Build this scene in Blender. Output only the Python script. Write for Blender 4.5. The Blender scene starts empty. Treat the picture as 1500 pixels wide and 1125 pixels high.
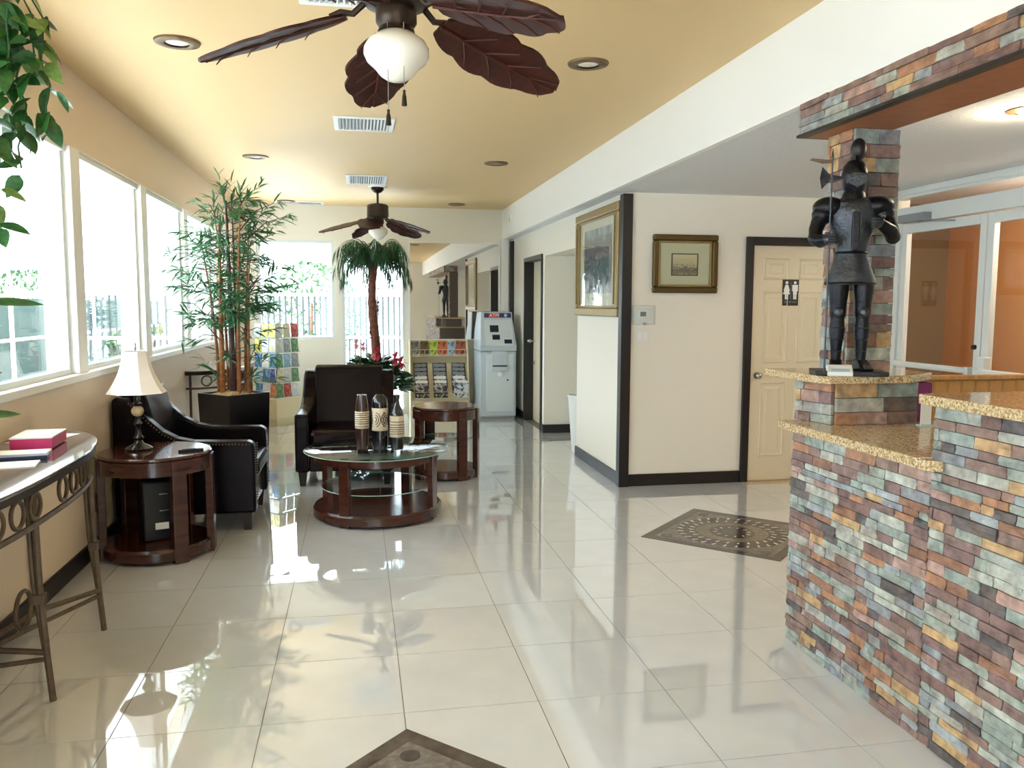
import bpy, bmesh, math, random
import numpy as np
from mathutils import Vector, Matrix
random.seed(7)
scene = bpy.context.scene
COL = scene.collection
PI = math.pi
def rad(d): return math.radians(d)

# ---------------------------------------------------------------- camera
YAW, PIT, ROLL, FPX = 0.1865, 0.0962, 0.0038, 1196.27
fwd = Vector((math.sin(YAW) * math.cos(PIT), math.cos(YAW) * math.cos(PIT), -math.sin(PIT)))
rgt = Vector((math.cos(YAW), -math.sin(YAW), 0))
upv = rgt.cross(fwd)
r2 = rgt * math.cos(ROLL) + upv * math.sin(ROLL)
u2 = -rgt * math.sin(ROLL) + upv * math.cos(ROLL)
CAM = Vector((0, 0, 1.5))
cd = bpy.data.cameras.new('camera')
cd.sensor_fit = 'HORIZONTAL'; cd.sensor_width = 36.0; cd.lens = FPX / 1500 * 36.0
cd.clip_start = 0.05; cd.clip_end = 300
cam = bpy.data.objects.new('camera', cd); COL.objects.link(cam)
cam.matrix_world = Matrix(((r2.x, u2.x, -fwd.x, CAM.x), (r2.y, u2.y, -fwd.y, CAM.y), (r2.z, u2.z, -fwd.z, CAM.z), (0, 0, 0, 1)))
scene.camera = cam
def pix(p):
    d = Vector(p) - CAM
    z = d.dot(fwd)
    if z < .05: return None
    return (750 + FPX * d.dot(r2) / z, 562.5 - FPX * d.dot(u2) / z, z)

# ---------------------------------------------------------------- world, sun, exposure
w = bpy.data.worlds.new('daylight_sky'); scene.world = w; w.use_nodes = True
bg = w.node_tree.nodes['Background']
bg.inputs['Color'].default_value = (0.77, 0.89, 1.0, 1); bg.inputs['Strength'].default_value = 4.2
sd = bpy.data.lights.new('sun', 'SUN'); sd.energy = 20.0; sd.angle = rad(1.0); sd.color = (1.0, .99, .975)
sun = bpy.data.objects.new('sun', sd); COL.objects.link(sun)
sun.rotation_euler = (rad(12), rad(-30), 0)      # high, from the window side
sun.location = (-6, 3, 12)
scene.view_settings.view_transform = 'Standard'; scene.view_settings.look = 'None'
scene.view_settings.exposure = 0.92; scene.view_settings.gamma = 1.0
scene.view_settings.use_curve_mapping = False
cy = scene.cycles
cy.use_denoising = True; cy.max_bounces = 10; cy.diffuse_bounces = 6; cy.glossy_bounces = 5
cy.transparent_max_bounces = 16; cy.transmission_bounces = 6; cy.caustics_reflective = False; cy.caustics_refractive = False
cy.sample_clamp_indirect = 8.0

# portals in the real window openings (sampling aid for the sky, they emit nothing themselves)
def portal(loc, rot, sx, sy):
    l = bpy.data.lights.new('window_portal', 'AREA'); l.shape = 'RECTANGLE'; l.size = sx; l.size_y = sy
    l.cycles.is_portal = True
    o = bpy.data.objects.new('window_portal', l); o.location = loc; o.rotation_euler = rot; COL.objects.link(o)
portal((-1.76, 4.1, 1.74), (0, rad(-90), 0), 1.28, 13.6)
portal((.2, 11.46, 1.3), (rad(-90), 0, 0), 2.9, 2.4)
portal((-.4, -3.22, 1.3), (rad(90), 0, 0), 1.6, 2.0)

# ---------------------------------------------------------------- materials
def lin(c):
    r = []
    for v in c[:3]:
        v = v / 255.0
        r.append(v / 12.92 if v <= .04045 else ((v + .055) / 1.055) ** 2.4)
    return (r[0], r[1], r[2], 1)
MATS = {}
def mat(name, col, rough=.5, metal=0.0, spec=.5, var=None, bump=None, coat=0.0, emit=None, trans=0.0, coords='Object', stretch=None, col2=None):
    """var=(scale, amount) colour variation; bump=(scale, strength)"""
    m = bpy.data.materials.new(name); m.use_nodes = True; MATS[name] = m
    nt = m.node_tree; p = nt.nodes['Principled BSDF']
    p.inputs['Base Color'].default_value = lin(col); p.inputs['Roughness'].default_value = rough
    p.inputs['Metallic'].default_value = metal; p.inputs['Specular IOR Level'].default_value = spec
    p.inputs['Coat Weight'].default_value = coat; p.inputs['Coat Roughness'].default_value = .05
    p.inputs['Transmission Weight'].default_value = trans
    if emit:
        p.inputs['Emission Color'].default_value = lin(emit[0]); p.inputs['Emission Strength'].default_value = emit[1]
    if var or bump:
        tc = nt.nodes.new('ShaderNodeTexCoord'); vec = tc.outputs[coords]
        if stretch:
            mp = nt.nodes.new('ShaderNodeMapping'); mp.inputs['Scale'].default_value = stretch
            nt.links.new(vec, mp.inputs['Vector']); vec = mp.outputs['Vector']
        if var:
            n = nt.nodes.new('ShaderNodeTexNoise'); n.inputs['Scale'].default_value = var[0]; n.inputs['Detail'].default_value = 5
            nt.links.new(vec, n.inputs['Vector'])
            r = nt.nodes.new('ShaderNodeValToRGB'); a = lin(col); b = lin(col2) if col2 else None
            k = var[1]
            r.color_ramp.elements[0].position = .3; r.color_ramp.elements[1].position = .7
            r.color_ramp.elements[0].color = (a[0] * (1 - k), a[1] * (1 - k), a[2] * (1 - k), 1)
            r.color_ramp.elements[1].color = b if b else (min(1, a[0] * (1 + k)), min(1, a[1] * (1 + k)), min(1, a[2] * (1 + k)), 1)
            nt.links.new(n.outputs['Fac'], r.inputs['Fac']); nt.links.new(r.outputs['Color'], p.inputs['Base Color'])
        if bump:
            n2 = nt.nodes.new('ShaderNodeTexNoise'); n2.inputs['Scale'].default_value = bump[0]; n2.inputs['Detail'].default_value = 4
            nt.links.new(vec, n2.inputs['Vector'])
            bp = nt.nodes.new('ShaderNodeBump'); bp.inputs['Strength'].default_value = bump[1]; bp.inputs['Distance'].default_value = .01
            nt.links.new(n2.outputs['Fac'], bp.inputs['Height']); nt.links.new(bp.outputs['Normal'], p.inputs['Normal'])
    return m

M = {}
M['wall'] = mat('wall_cream_paint', (238, 233, 219), .6, bump=(60, .05))
M['wall_left'] = mat('wall_tan_paint', (227, 208, 184), .6, bump=(60, .05))
M['ceiling'] = mat('ceiling_gold_paint', (226, 195, 143), .55, bump=(30, .05))
M['soffit'] = mat('soffit_white_paint', (250, 251, 249), .6, bump=(40, .05))
M['ceil2'] = mat('ceiling_white_texture', (226, 229, 232), .8, bump=(45, .5))
M['tile'] = mat('polished_porcelain_tile', (220, 223, 226), .02, spec=1.0, var=(3, .03), coat=1.0)
M['tile'].node_tree.nodes['Principled BSDF'].inputs['Coat IOR'].default_value = 1.7
M['tile'].node_tree.nodes['Principled BSDF'].inputs['Coat Roughness'].default_value = .012
M['grout'] = mat('grey_grout', (122, 118, 110), .8)
M['black'] = mat('black_trim_paint', (30, 26, 26), .4)
M['door'] = mat('door_cream_paint', (226, 214, 186), .45)
M['white'] = mat('white_paint', (240, 240, 236), .45)
M['alu'] = mat('painted_white_aluminium', (222, 228, 226), .35, metal=0.0)
M['chrome'] = mat('brushed_steel', (190, 188, 182), .25, metal=1.0)
M['dark_metal'] = mat('bronze_metal', (62, 50, 42), .4, metal=.7)
M['iron'] = mat('wrought_iron', (104, 88, 72), .5, metal=.55, var=(30, .2))
M['wood'] = mat('mahogany_wood', (64, 31, 22), .2, var=(6, .35), stretch=(1, 1, 6), coat=.15)
M['woodtop'] = mat('mahogany_top', (76, 42, 33), .12, var=(5, .3), stretch=(6, 1, 1), coat=.5)
M['leather'] = mat('dark_brown_leather', (20, 11, 14), .26, spec=.16, bump=(120, .04))
M['console_top'] = mat('dark_glass_tabletop', (88, 80, 78), .05, spec=1.0, coat=.6)
M['stud'] = mat('brass_stud', (120, 100, 80), .3, metal=1.0)
M['shade'] = mat('lamp_shade_fabric', (246, 238, 230), .8)
M['lamp_black'] = mat('lamp_black_gloss', (22, 20, 22), .12, coat=.6)
M['onyx'] = mat('cream_stone_ball', (206, 190, 150), .2, var=(20, .2))
M['planter'] = mat('planter_black', (16, 15, 20), .3)
M['moss'] = mat('dry_moss', (168, 140, 92), .95, var=(40, .3), bump=(80, .6))
M['culm'] = mat('bamboo_culm', (150, 92, 48), .4, var=(9, .3), stretch=(1, 1, 4))
M['culm_dark'] = mat('bamboo_culm_dark', (72, 44, 40), .4, var=(9, .3))
M['bamboo_leaf'] = mat('bamboo_leaf', (66, 122, 78), .5, var=(2.5, .3))
M['palm_leaf'] = mat('palm_leaf', (38, 84, 44), .45, var=(4, .35))
M['leaf'] = mat('vine_leaf', (44, 92, 42), .35, var=(6, .4))
M['leaf_light'] = mat('vine_leaf_light', (110, 140, 70), .35, var=(6, .3))
M['bark'] = mat('palm_bark', (112, 66, 48), .8, var=(25, .45), bump=(40, .6))
M['flower'] = mat('red_flower', (196, 58, 76), .6, var=(15, .25))
M['pink_flower'] = mat('pink_flower', (226, 160, 166), .6)
M['terracotta'] = mat('pot_brown', (96, 62, 44), .5)
M['blade'] = mat('fan_blade_wood', (58, 24, 15), .45, spec=.2, var=(7, .4), stretch=(8, 2, 2))
M['blade_vein'] = mat('fan_blade_vein', (74, 32, 20), .45, spec=.2)
M['opal'] = mat('opal_glass', (246, 240, 226), .18, coat=.3)
M['recess'] = mat('recessed_trim_bronze', (122, 98, 66), .4, metal=.5)
M['bulb'] = mat('clear_bulb_face', (230, 222, 205), .2)
M['vent'] = mat('vent_white_metal', (236, 238, 236), .4)
M['vent_dark'] = mat('vent_duct_dark', (140, 144, 150), .6)
M['gold'] = mat('gilt_frame', (158, 136, 92), .35, metal=.7, bump=(90, .6))
M['gold_dark'] = mat('antique_gilt_frame', (96, 78, 44), .35, metal=.7, bump=(60, .3))
M['mat_board'] = mat('mat_board_cream', (240, 234, 214), .8)
M['mat_green'] = mat('mat_board_sage', (208, 202, 166), .7)
M['armor'] = mat('black_armor', (40, 40, 44), .34, metal=.75, bump=(60, .25))
M['armor_light'] = mat('pewter_armor', (78, 82, 88), .36, metal=.8, bump=(70, .4))
M['plastic_white'] = mat('white_plastic', (232, 234, 230), .4)
M['lcd'] = mat('lcd_grey', (110, 122, 112), .2)
M['screen'] = mat('dark_screen', (44, 48, 58), .15)
M['atm'] = mat('atm_grey', (196, 208, 216), .4)
M['atm_lt'] = mat('atm_light_grey', (212, 222, 228), .4)
M['atm_blue'] = mat('atm_sign_blue', (52, 62, 110), .4)
M['red'] = mat('sign_red', (206, 52, 58), .5)
M['cream_lam'] = mat('cream_laminate', (232, 218, 178), .45)
M['acrylic'] = mat('clear_acrylic_edge', (190, 214, 216), .1)
M['wire'] = mat('cream_wire', (232, 224, 198), .4)
M['paper'] = mat('white_paper', (244, 244, 240), .7)
M['pink'] = mat('magenta_box', (206, 48, 112), .5)
M['navy'] = mat('navy_folder', (26, 34, 66), .4)
M['purple'] = mat('purple_binder', (138, 44, 110), .45)
M['board'] = mat('oak_beadboard', (206, 150, 84), .4, var=(10, .2), stretch=(4, 4, .6))
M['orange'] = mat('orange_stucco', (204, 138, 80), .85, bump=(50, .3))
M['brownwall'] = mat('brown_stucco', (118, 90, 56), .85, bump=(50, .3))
M['beam_wood'] = mat('beam_brown_paint', (160, 98, 58), .45, var=(20, .1))
M['concrete'] = mat('sunlit_concrete', (207, 211, 214), .9, var=(1.5, .06))
M['fence'] = mat('green_mesh_fence', (40, 68, 60), .7)
M['fence_dark'] = mat('dark_iron_fence', (40, 50, 52), .6)
M['shrub'] = mat('shrub_green', (58, 92, 52), .8, var=(3, .35), bump=(6, 1.0))
M['brickpink'] = mat('pink_block', (200, 138, 120), .8)
M['vase_brown'] = mat('vase_brown', (58, 34, 26), .2, coat=.5)
M['vase_black'] = mat('vase_black', (20, 18, 22), .12, coat=.6)
M['vase_cream'] = mat('vase_cream_band', (222, 204, 176), .5)
M['glass_edge'] = mat('glass_edge_green', (150, 190, 180), .08, spec=.8)
M['med_border'] = mat('medallion_brown_marble', (82, 74, 70), .12, var=(14, .4))
M['med_field'] = mat('medallion_field_marble', (116, 109, 104), .12, var=(30, .35))
M['med_dark'] = mat('medallion_dark_stone', (74, 70, 68), .12, var=(30, .3))
M['med_ochre'] = mat('medallion_ochre_stone', (122, 112, 96), .12, var=(30, .2))
M['med_light'] = mat('medallion_pale_chip', (214, 208, 192), .12)
M['lightbulb_on'] = mat('lit_lamp', (255, 236, 190), .5, emit=((255, 226, 170), 6.0))

def glass(name, tint=(1, 1, 1), refl=1.0, rough=.0):
    m = bpy.data.materials.new(name); m.use_nodes = True; nt = m.node_tree; nt.nodes.clear()
    out = nt.nodes.new('ShaderNodeOutputMaterial'); mx = nt.nodes.new('ShaderNodeMixShader')
    t = nt.nodes.new('ShaderNodeBsdfTransparent'); t.inputs['Color'].default_value = (*tint, 1)
    g = nt.nodes.new('ShaderNodeBsdfGlossy'); g.inputs['Roughness'].default_value = rough
    f = nt.nodes.new('ShaderNodeLayerWeight'); f.inputs['Blend'].default_value = .5
    pw = nt.nodes.new('ShaderNodeMath'); pw.operation = 'POWER'; pw.inputs[1].default_value = 5.0
    mm = nt.nodes.new('ShaderNodeMath'); mm.operation = 'MULTIPLY_ADD'; mm.inputs[1].default_value = .9 * min(refl, 1.1); mm.inputs[2].default_value = .04 * refl; mm.use_clamp = True
    nt.links.new(f.outputs['Facing'], pw.inputs[0]); nt.links.new(pw.outputs[0], mm.inputs[0]); nt.links.new(mm.outputs[0], mx.inputs['Fac'])
    nt.links.new(t.outputs[0], mx.inputs[1]); nt.links.new(g.outputs[0], mx.inputs[2]); nt.links.new(mx.outputs[0], out.inputs['Surface'])
    return m
M['pane'] = glass('window_glass', (.97, .99, .99))
M['table_glass'] = glass('table_glass', (.955, .985, .975), 1.3)
M['acry'] = glass('clear_acrylic', (.975, .985, .985), .6)
def mirror():
    m = bpy.data.materials.new('tinted_mirror'); m.use_nodes = True; nt = m.node_tree; nt.nodes.clear()
    out = nt.nodes.new('ShaderNodeOutputMaterial'); mx = nt.nodes.new('ShaderNodeMixShader'); mx.inputs['Fac'].default_value = .72
    d = nt.nodes.new('ShaderNodeBsdfDiffuse'); d.inputs['Color'].default_value = (.10, .085, .07, 1)
    g = nt.nodes.new('ShaderNodeBsdfGlossy'); g.inputs['Roughness'].default_value = .01; g.inputs['Color'].default_value = (.86, .82, .76, 1)
    nt.links.new(d.outputs[0], mx.inputs[1]); nt.links.new(g.outputs[0], mx.inputs[2]); nt.links.new(mx.outputs[0], out.inputs['Surface'])
    return m
M['mirror'] = mirror()

SLATE = [(172, 180, 174), (152, 165, 159), (187, 193, 184), (146, 152, 159), (154, 114, 92), (129, 101, 97), (197, 165, 122), (101, 95, 95), (178, 148, 139), (148, 124, 114), (163, 174, 165), (135, 110, 107), (178, 133, 103), (163, 172, 176), (142, 118, 112), (180, 182, 174)]
def stone_mat(name, island):
    m = bpy.data.materials.new(name); m.use_nodes = True; nt = m.node_tree; p = nt.nodes['Principled BSDF']
    p.inputs['Roughness'].default_value = .55
    if island:
        g = nt.nodes.new('ShaderNodeNewGeometry'); src = g.outputs['Random Per Island']
    else:
        g = nt.nodes.new('ShaderNodeObjectInfo'); src = g.outputs['Random']
    r = nt.nodes.new('ShaderNodeValToRGB'); cr = r.color_ramp; cr.interpolation = 'CONSTANT'
    n = len(SLATE)
    cr.elements[0].color = lin(SLATE[0]); cr.elements[1].position = 1 / n; cr.elements[1].color = lin(SLATE[1])
    for i in range(2, n):
        e = cr.elements.new(i / n); e.color = lin(SLATE[i])
    nt.links.new(src, r.inputs['Fac'])
    tc = nt.nodes.new('ShaderNodeTexCoord')
    geo = nt.nodes.new('ShaderNodeNewGeometry')
    no = nt.nodes.new('ShaderNodeTexNoise'); no.inputs['Scale'].default_value = 22; no.inputs['Detail'].default_value = 6
    nt.links.new(geo.outputs['Position'], no.inputs['Vector'])
    r3 = nt.nodes.new('ShaderNodeValToRGB'); r3.color_ramp.elements[0].color = (.5, .46, .45, 1); r3.color_ramp.elements[1].color = (1.3, 1.26, 1.2, 1)
    r3.color_ramp.elements[0].position = .3; r3.color_ramp.elements[1].position = .7
    nt.links.new(no.outputs['Fac'], r3.inputs['Fac'])
    mx = nt.nodes.new('ShaderNodeMix'); mx.data_type = 'RGBA'; mx.blend_type = 'MULTIPLY'; mx.inputs[0].default_value = .9
    nt.links.new(r.outputs['Color'], mx.inputs[6]); nt.links.new(r3.outputs['Color'], mx.inputs[7])
    st_ = nt.nodes.new('ShaderNodeTexNoise'); st_.inputs['Scale'].default_value = 9; st_.inputs['Detail'].default_value = 7; st_.inputs['Roughness'].default_value = .7
    nt.links.new(geo.outputs['Position'], st_.inputs['Vector'])
    r5 = nt.nodes.new('ShaderNodeValToRGB'); r5.color_ramp.elements[0].position = .52; r5.color_ramp.elements[0].color = (0, 0, 0, 1); r5.color_ramp.elements[1].position = .72; r5.color_ramp.elements[1].color = (.6, .6, .6, 1)
    nt.links.new(st_.outputs['Fac'], r5.inputs['Fac'])
    mx2 = nt.nodes.new('ShaderNodeMix'); mx2.data_type = 'RGBA'; mx2.inputs[7].default_value = lin((146, 112, 84))
    nt.links.new(r5.outputs['Color'], mx2.inputs[0]); nt.links.new(mx.outputs[2], mx2.inputs[6])
    nt.links.new(mx2.outputs[2], p.inputs['Base Color'])
    b = nt.nodes.new('ShaderNodeBump'); b.inputs['Strength'].default_value = .6; b.inputs['Distance'].default_value = .006
    n2 = nt.nodes.new('ShaderNodeTexNoise'); n2.inputs['Scale'].default_value = 45; n2.inputs['Detail'].default_value = 5
    nt.links.new(geo.outputs['Position'], n2.inputs['Vector']); nt.links.new(n2.outputs['Fac'], b.inputs['Height']); nt.links.new(b.outputs['Normal'], p.inputs['Normal'])
    return m
M['stone'] = stone_mat('slate_ledger_stone', False)
M['stone_field'] = stone_mat('slate_ledger_field', True)
M['mortar'] = mat('stone_backing', (88, 80, 74), .9)
def granite():
    m = bpy.data.materials.new('gold_granite'); m.use_nodes = True; nt = m.node_tree; p = nt.nodes['Principled BSDF']
    p.inputs['Roughness'].default_value = .1; p.inputs['Specular IOR Level'].default_value = .6
    geo = nt.nodes.new('ShaderNodeNewGeometry')
    v = nt.nodes.new('ShaderNodeTexNoise'); v.inputs['Scale'].default_value = 120; v.inputs['Detail'].default_value = 7; v.inputs['Roughness'].default_value = .65
    nt.links.new(geo.outputs['Position'], v.inputs['Vector'])
    r = nt.nodes.new('ShaderNodeValToRGB'); cr = r.color_ramp
    cr.elements[0].position = .30; cr.elements[0].color = lin((74, 54, 40)); cr.elements[1].position = .40; cr.elements[1].color = lin((164, 128, 84))
    e = cr.elements.new(.5); e.color = lin((204, 178, 134)); e = cr.elements.new(.6); e.color = lin((230, 216, 184)); e = cr.elements.new(.72); e.color = lin((200, 190, 170))
    nt.links.new(v.outputs['Fac'], r.inputs['Fac']); nt.links.new(r.outputs['Color'], p.inputs['Base Color'])
    return m
M['granite'] = granite()

# ---------------------------------------------------------------- mesh helpers
class MB:
    def __init__(s): s.v = []; s.f = []
    def add(s, vs, fs):
        o = len(s.v); s.v += [tuple(a) for a in vs]; s.f += [tuple(i + o for i in f) for f in fs]; return s
    def box(s, x0, x1, y0, y1, z0, z1):
        return s.add([(x0, y0, z0), (x1, y0, z0), (x1, y1, z0), (x0, y1, z0), (x0, y0, z1), (x1, y0, z1), (x1, y1, z1), (x0, y1, z1)],
                     [(3, 2, 1, 0), (4, 5, 6, 7), (0, 1, 5, 4), (1, 2, 6, 5), (2, 3, 7, 6), (3, 0, 4, 7)])
    def cbox(s, c, sz, rz=0, tilt=None):
        R = Matrix.Rotation(rz, 3, 'Z')
        if tilt: R = R @ Matrix.Rotation(tilt, 3, 'X')
        vs = []
        for z in (-.5, .5):
            for x, y in ((-.5, -.5), (.5, -.5), (.5, .5), (-.5, .5)):
                vs.append(Vector(c) + R @ Vector((x * sz[0], y * sz[1], z * sz[2])))
        return s.add(vs, [(3, 2, 1, 0), (4, 5, 6, 7), (0, 1, 5, 4), (1, 2, 6, 5), (2, 3, 7, 6), (3, 0, 4, 7)])
    def prism(s, poly, a0, a1, axis='z'):
        n = len(poly)
        def P(u, v, a): return {'z': (u, v, a), 'x': (a, u, v), 'y': (u, a, v)}[axis]
        vs = [P(u, v, a0) for u, v in poly] + [P(u, v, a1) for u, v in poly]
        fs = [tuple(range(n - 1, -1, -1)), tuple(range(n, 2 * n))] + [(i, (i + 1) % n, n + (i + 1) % n, n + i) for i in range(n)]
        return s.add(vs, fs)
    def lathe(s, prof, n=24, c=(0, 0, 0), a0=0, a1=2 * PI, sx=1, sy=1):
        full = abs(a1 - a0 - 2 * PI) < 1e-6; k = n if full else n + 1
        vs = []
        for r, z in prof:
            for i in range(k):
                a = a0 + (a1 - a0) * i / n
                vs.append((c[0] + r * math.cos(a) * sx, c[1] + r * math.sin(a) * sy, c[2] + z))
        fs = []
        for j in range(len(prof) - 1):
            for i in range(n):
                i2 = (i + 1) % k
                fs.append((j * k + i, j * k + i2, (j + 1) * k + i2, (j + 1) * k + i))
        if full:
            ringlike = math.dist(prof[0], prof[-1]) < .1
            if prof[0][0] > 1e-5 and not ringlike: fs.append(tuple(range(k - 1, -1, -1)))
            if prof[-1][0] > 1e-5 and not ringlike: fs.append(tuple((len(prof) - 1) * k + i for i in range(k)))
        return s.add(vs, fs)
    def tube(s, pts, r, n=8, closed=False):
        pts = [Vector(p) for p in pts]; m = len(pts); rs = r if isinstance(r, (list, tuple)) else [r] * m
        vs = []; up = Vector((0, 0, 1)); prev = None
        for i, p in enumerate(pts):
            if closed: t = (pts[(i + 1) % m] - pts[i - 1])
            else: t = pts[min(i + 1, m - 1)] - pts[max(i - 1, 0)]
            t.normalize()
            if prev is None:
                a = up if abs(t.z) < .9 else Vector((1, 0, 0)); u = t.cross(a).normalized()
            else:
                u = (prev - t * prev.dot(t)).normalized()
            prev = u; v = t.cross(u)
            for k in range(n):
                an = 2 * PI * k / n; vs.append(p + (u * math.cos(an) + v * math.sin(an)) * rs[i])
        fs = []
        for i in range(m if closed else m - 1):
            j = (i + 1) % m
            for k in range(n):
                k2 = (k + 1) % n; fs.append((i * n + k, i * n + k2, j * n + k2, j * n + k))
        if not closed: fs += [tuple(range(n - 1, -1, -1)), tuple((m - 1) * n + k for k in range(n))]
        return s.add(vs, fs)
    def ring(s, c, R, r, axis='z', n=24, k=8, sx=1, sy=1):
        P = []
        for i in range(n):
            a = 2 * PI * i / n; u, v = R * sx * math.cos(a), R * sy * math.sin(a)
            P.append({'z': (c[0] + u, c[1] + v, c[2]), 'x': (c[0], c[1] + u, c[2] + v), 'y': (c[0] + u, c[1], c[2] + v)}[axis])
        return s.tube(P, r, k, True)
    def ball(s, c, r, n=14, m=9):
        rx, ry, rz = r if isinstance(r, (tuple, list)) else (r, r, r)
        vs = [(c[0], c[1], c[2] - rz)]
        for j in range(1, m):
            th = -PI / 2 + PI * j / m
            for i in range(n):
                a = 2 * PI * i / n; vs.append((c[0] + rx * math.cos(th) * math.cos(a), c[1] + ry * math.cos(th) * math.sin(a), c[2] + rz * math.sin(th)))
        vs.append((c[0], c[1], c[2] + rz)); fs = [(0, 1 + (i + 1) % n, 1 + i) for i in range(n)]
        for j in range(m - 2):
            for i in range(n):
                a = 1 + j * n + i; b = 1 + j * n + (i + 1) % n; fs.append((a, b, b + n, a + n))
        L = len(vs) - 1; o = 1 + (m - 2) * n
        fs += [(o + i, o + (i + 1) % n, L) for i in range(n)]
        return s.add(vs, fs)
    def xf(s, Mx):
        s.v = [tuple(Mx @ Vector(p)) for p in s.v]; return s
    def mesh(s, name, m=None, smooth=False):
        me = bpy.data.meshes.new(name); me.from_pydata(s.v, [], s.f); me.update()
        if len(s.f) < 4000:
            bm_ = bmesh.new(); bm_.from_mesh(me); bmesh.ops.recalc_face_normals(bm_, faces=bm_.faces); bm_.to_mesh(me); bm_.free()
        if m: me.materials.append(m)
        if smooth:
            me.polygons.foreach_set('use_smooth', [True] * len(me.polygons)); me.set_sharp_from_angle(angle=rad(38))
        return me
    def build(s, name, m, parent=None, smooth=False, bevel=0, loc=None, rz=0):
        o = bpy.data.objects.new(name, s.mesh(name, M[m] if isinstance(m, str) else m, smooth)); COL.objects.link(o)
        if parent: o.parent = parent
        if loc: o.location = loc
        if rz: o.rotation_euler = (0, 0, rz)
        if bevel:
            b = o.modifiers.new('bevel', 'BEVEL'); b.width = bevel; b.segments = 2; b.limit_method = 'ANGLE'; b.angle_limit = rad(40); b.harden_normals = False
        return o
def tag(o, label=None, cat=None, group=None, kind=None):
    if label: o['label'] = label
    if cat: o['category'] = cat
    if group: o['group'] = group
    if kind: o['kind'] = kind
    return o
def empty(name, loc=(0, 0, 0), rz=0):
    o = bpy.data.objects.new(name, None); COL.objects.link(o); o.location = loc; o.rotation_euler = (0, 0, rz); o.empty_display_size = .1
    return o
def thing(name, label, cat, loc=(0, 0, 0), rz=0, group=None, kind=None): return tag(empty(name, loc, rz), label, cat, group, kind)
def inst(name, me, parent, loc, rot=(0, 0, 0), sc=(1, 1, 1)):
    o = bpy.data.objects.new(name, me); COL.objects.link(o); o.parent = parent; o.location = loc; o.rotation_euler = rot; o.scale = sc
    return o
def text_mb(txt, size, depth=.002):
    c = bpy.data.curves.new('lettering', 'FONT'); c.body = txt; c.size = size; c.extrude = depth; c.align_x = 'CENTER'; c.align_y = 'CENTER'; c.resolution_u = 2
    t = bpy.data.objects.new('lettering', c); COL.objects.link(t)
    dg = bpy.context.evaluated_depsgraph_get(); me = t.evaluated_get(dg).to_mesh()
    mb = MB(); mb.add([tuple(v.co) for v in me.vertices], [tuple(p.vertices) for p in me.polygons])
    t.evaluated_get(dg).to_mesh_clear(); bpy.data.objects.remove(t); bpy.data.curves.remove(c)
    return mb
def B(*a): return MB().box(*a)

# ================================================================ THE SETTING
XL, XR, XS, YB, YN = -1.57, 2.14, 1.99, 11.3, -3.0
HC, HL = 2.81, 2.41
XE = 4.25          # storefront wall
YW = 6.41          # restroom wall face
T0x, T0y, TS = 0.6561, 2.9088, 0.5075

# ---- floor with individual tiles
floor = tag(B(XL - .2, 5.5, YN - .2, YB + .2, -.15, -.003).build('floor', 'grout'), 'glossy cream floor of large square polished tiles with dark joints', 'floor', kind='structure')
tile_me = B(0, 1, 0, 1, -.0025, 0).mesh('tile', M['tile'])
rest = MB(); g = .0016
regions = [(XL, XR, YN, YB), (XR, XE, YN, YW), (XR, 3.6, 7.85, 9.31)]
ntile = 0
for (ax0, ax1, ay0, ay1) in regions:
    i0 = math.floor((ax0 - T0x) / TS); i1 = math.ceil((ax1 - T0x) / TS)
    j0 = math.floor((ay0 - T0y) / TS); j1 = math.ceil((ay1 - T0y) / TS)
    for i in range(i0, i1):
        for j in range(j0, j1):
            x0, x1 = max(ax0, T0x + i * TS + g), min(ax1, T0x + (i + 1) * TS - g)
            y0, y1 = max(ay0, T0y + j * TS + g), min(ay1, T0y + (j + 1) * TS - g)
            if x1 - x0 < .02 or y1 - y0 < .02: continue
            if y1 > 1.9 and not (x0 > 2.4 and y1 < 4.0):
                inst('tile', tile_me, floor, (x0, y0, 0), sc=(x1 - x0, y1 - y0, 1)); ntile += 1
            else:
                rest.box(x0, x1, y0, y1, -.0025, 0)
tag(rest.build('tile_field', 'tile', floor), kind='stuff')

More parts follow.
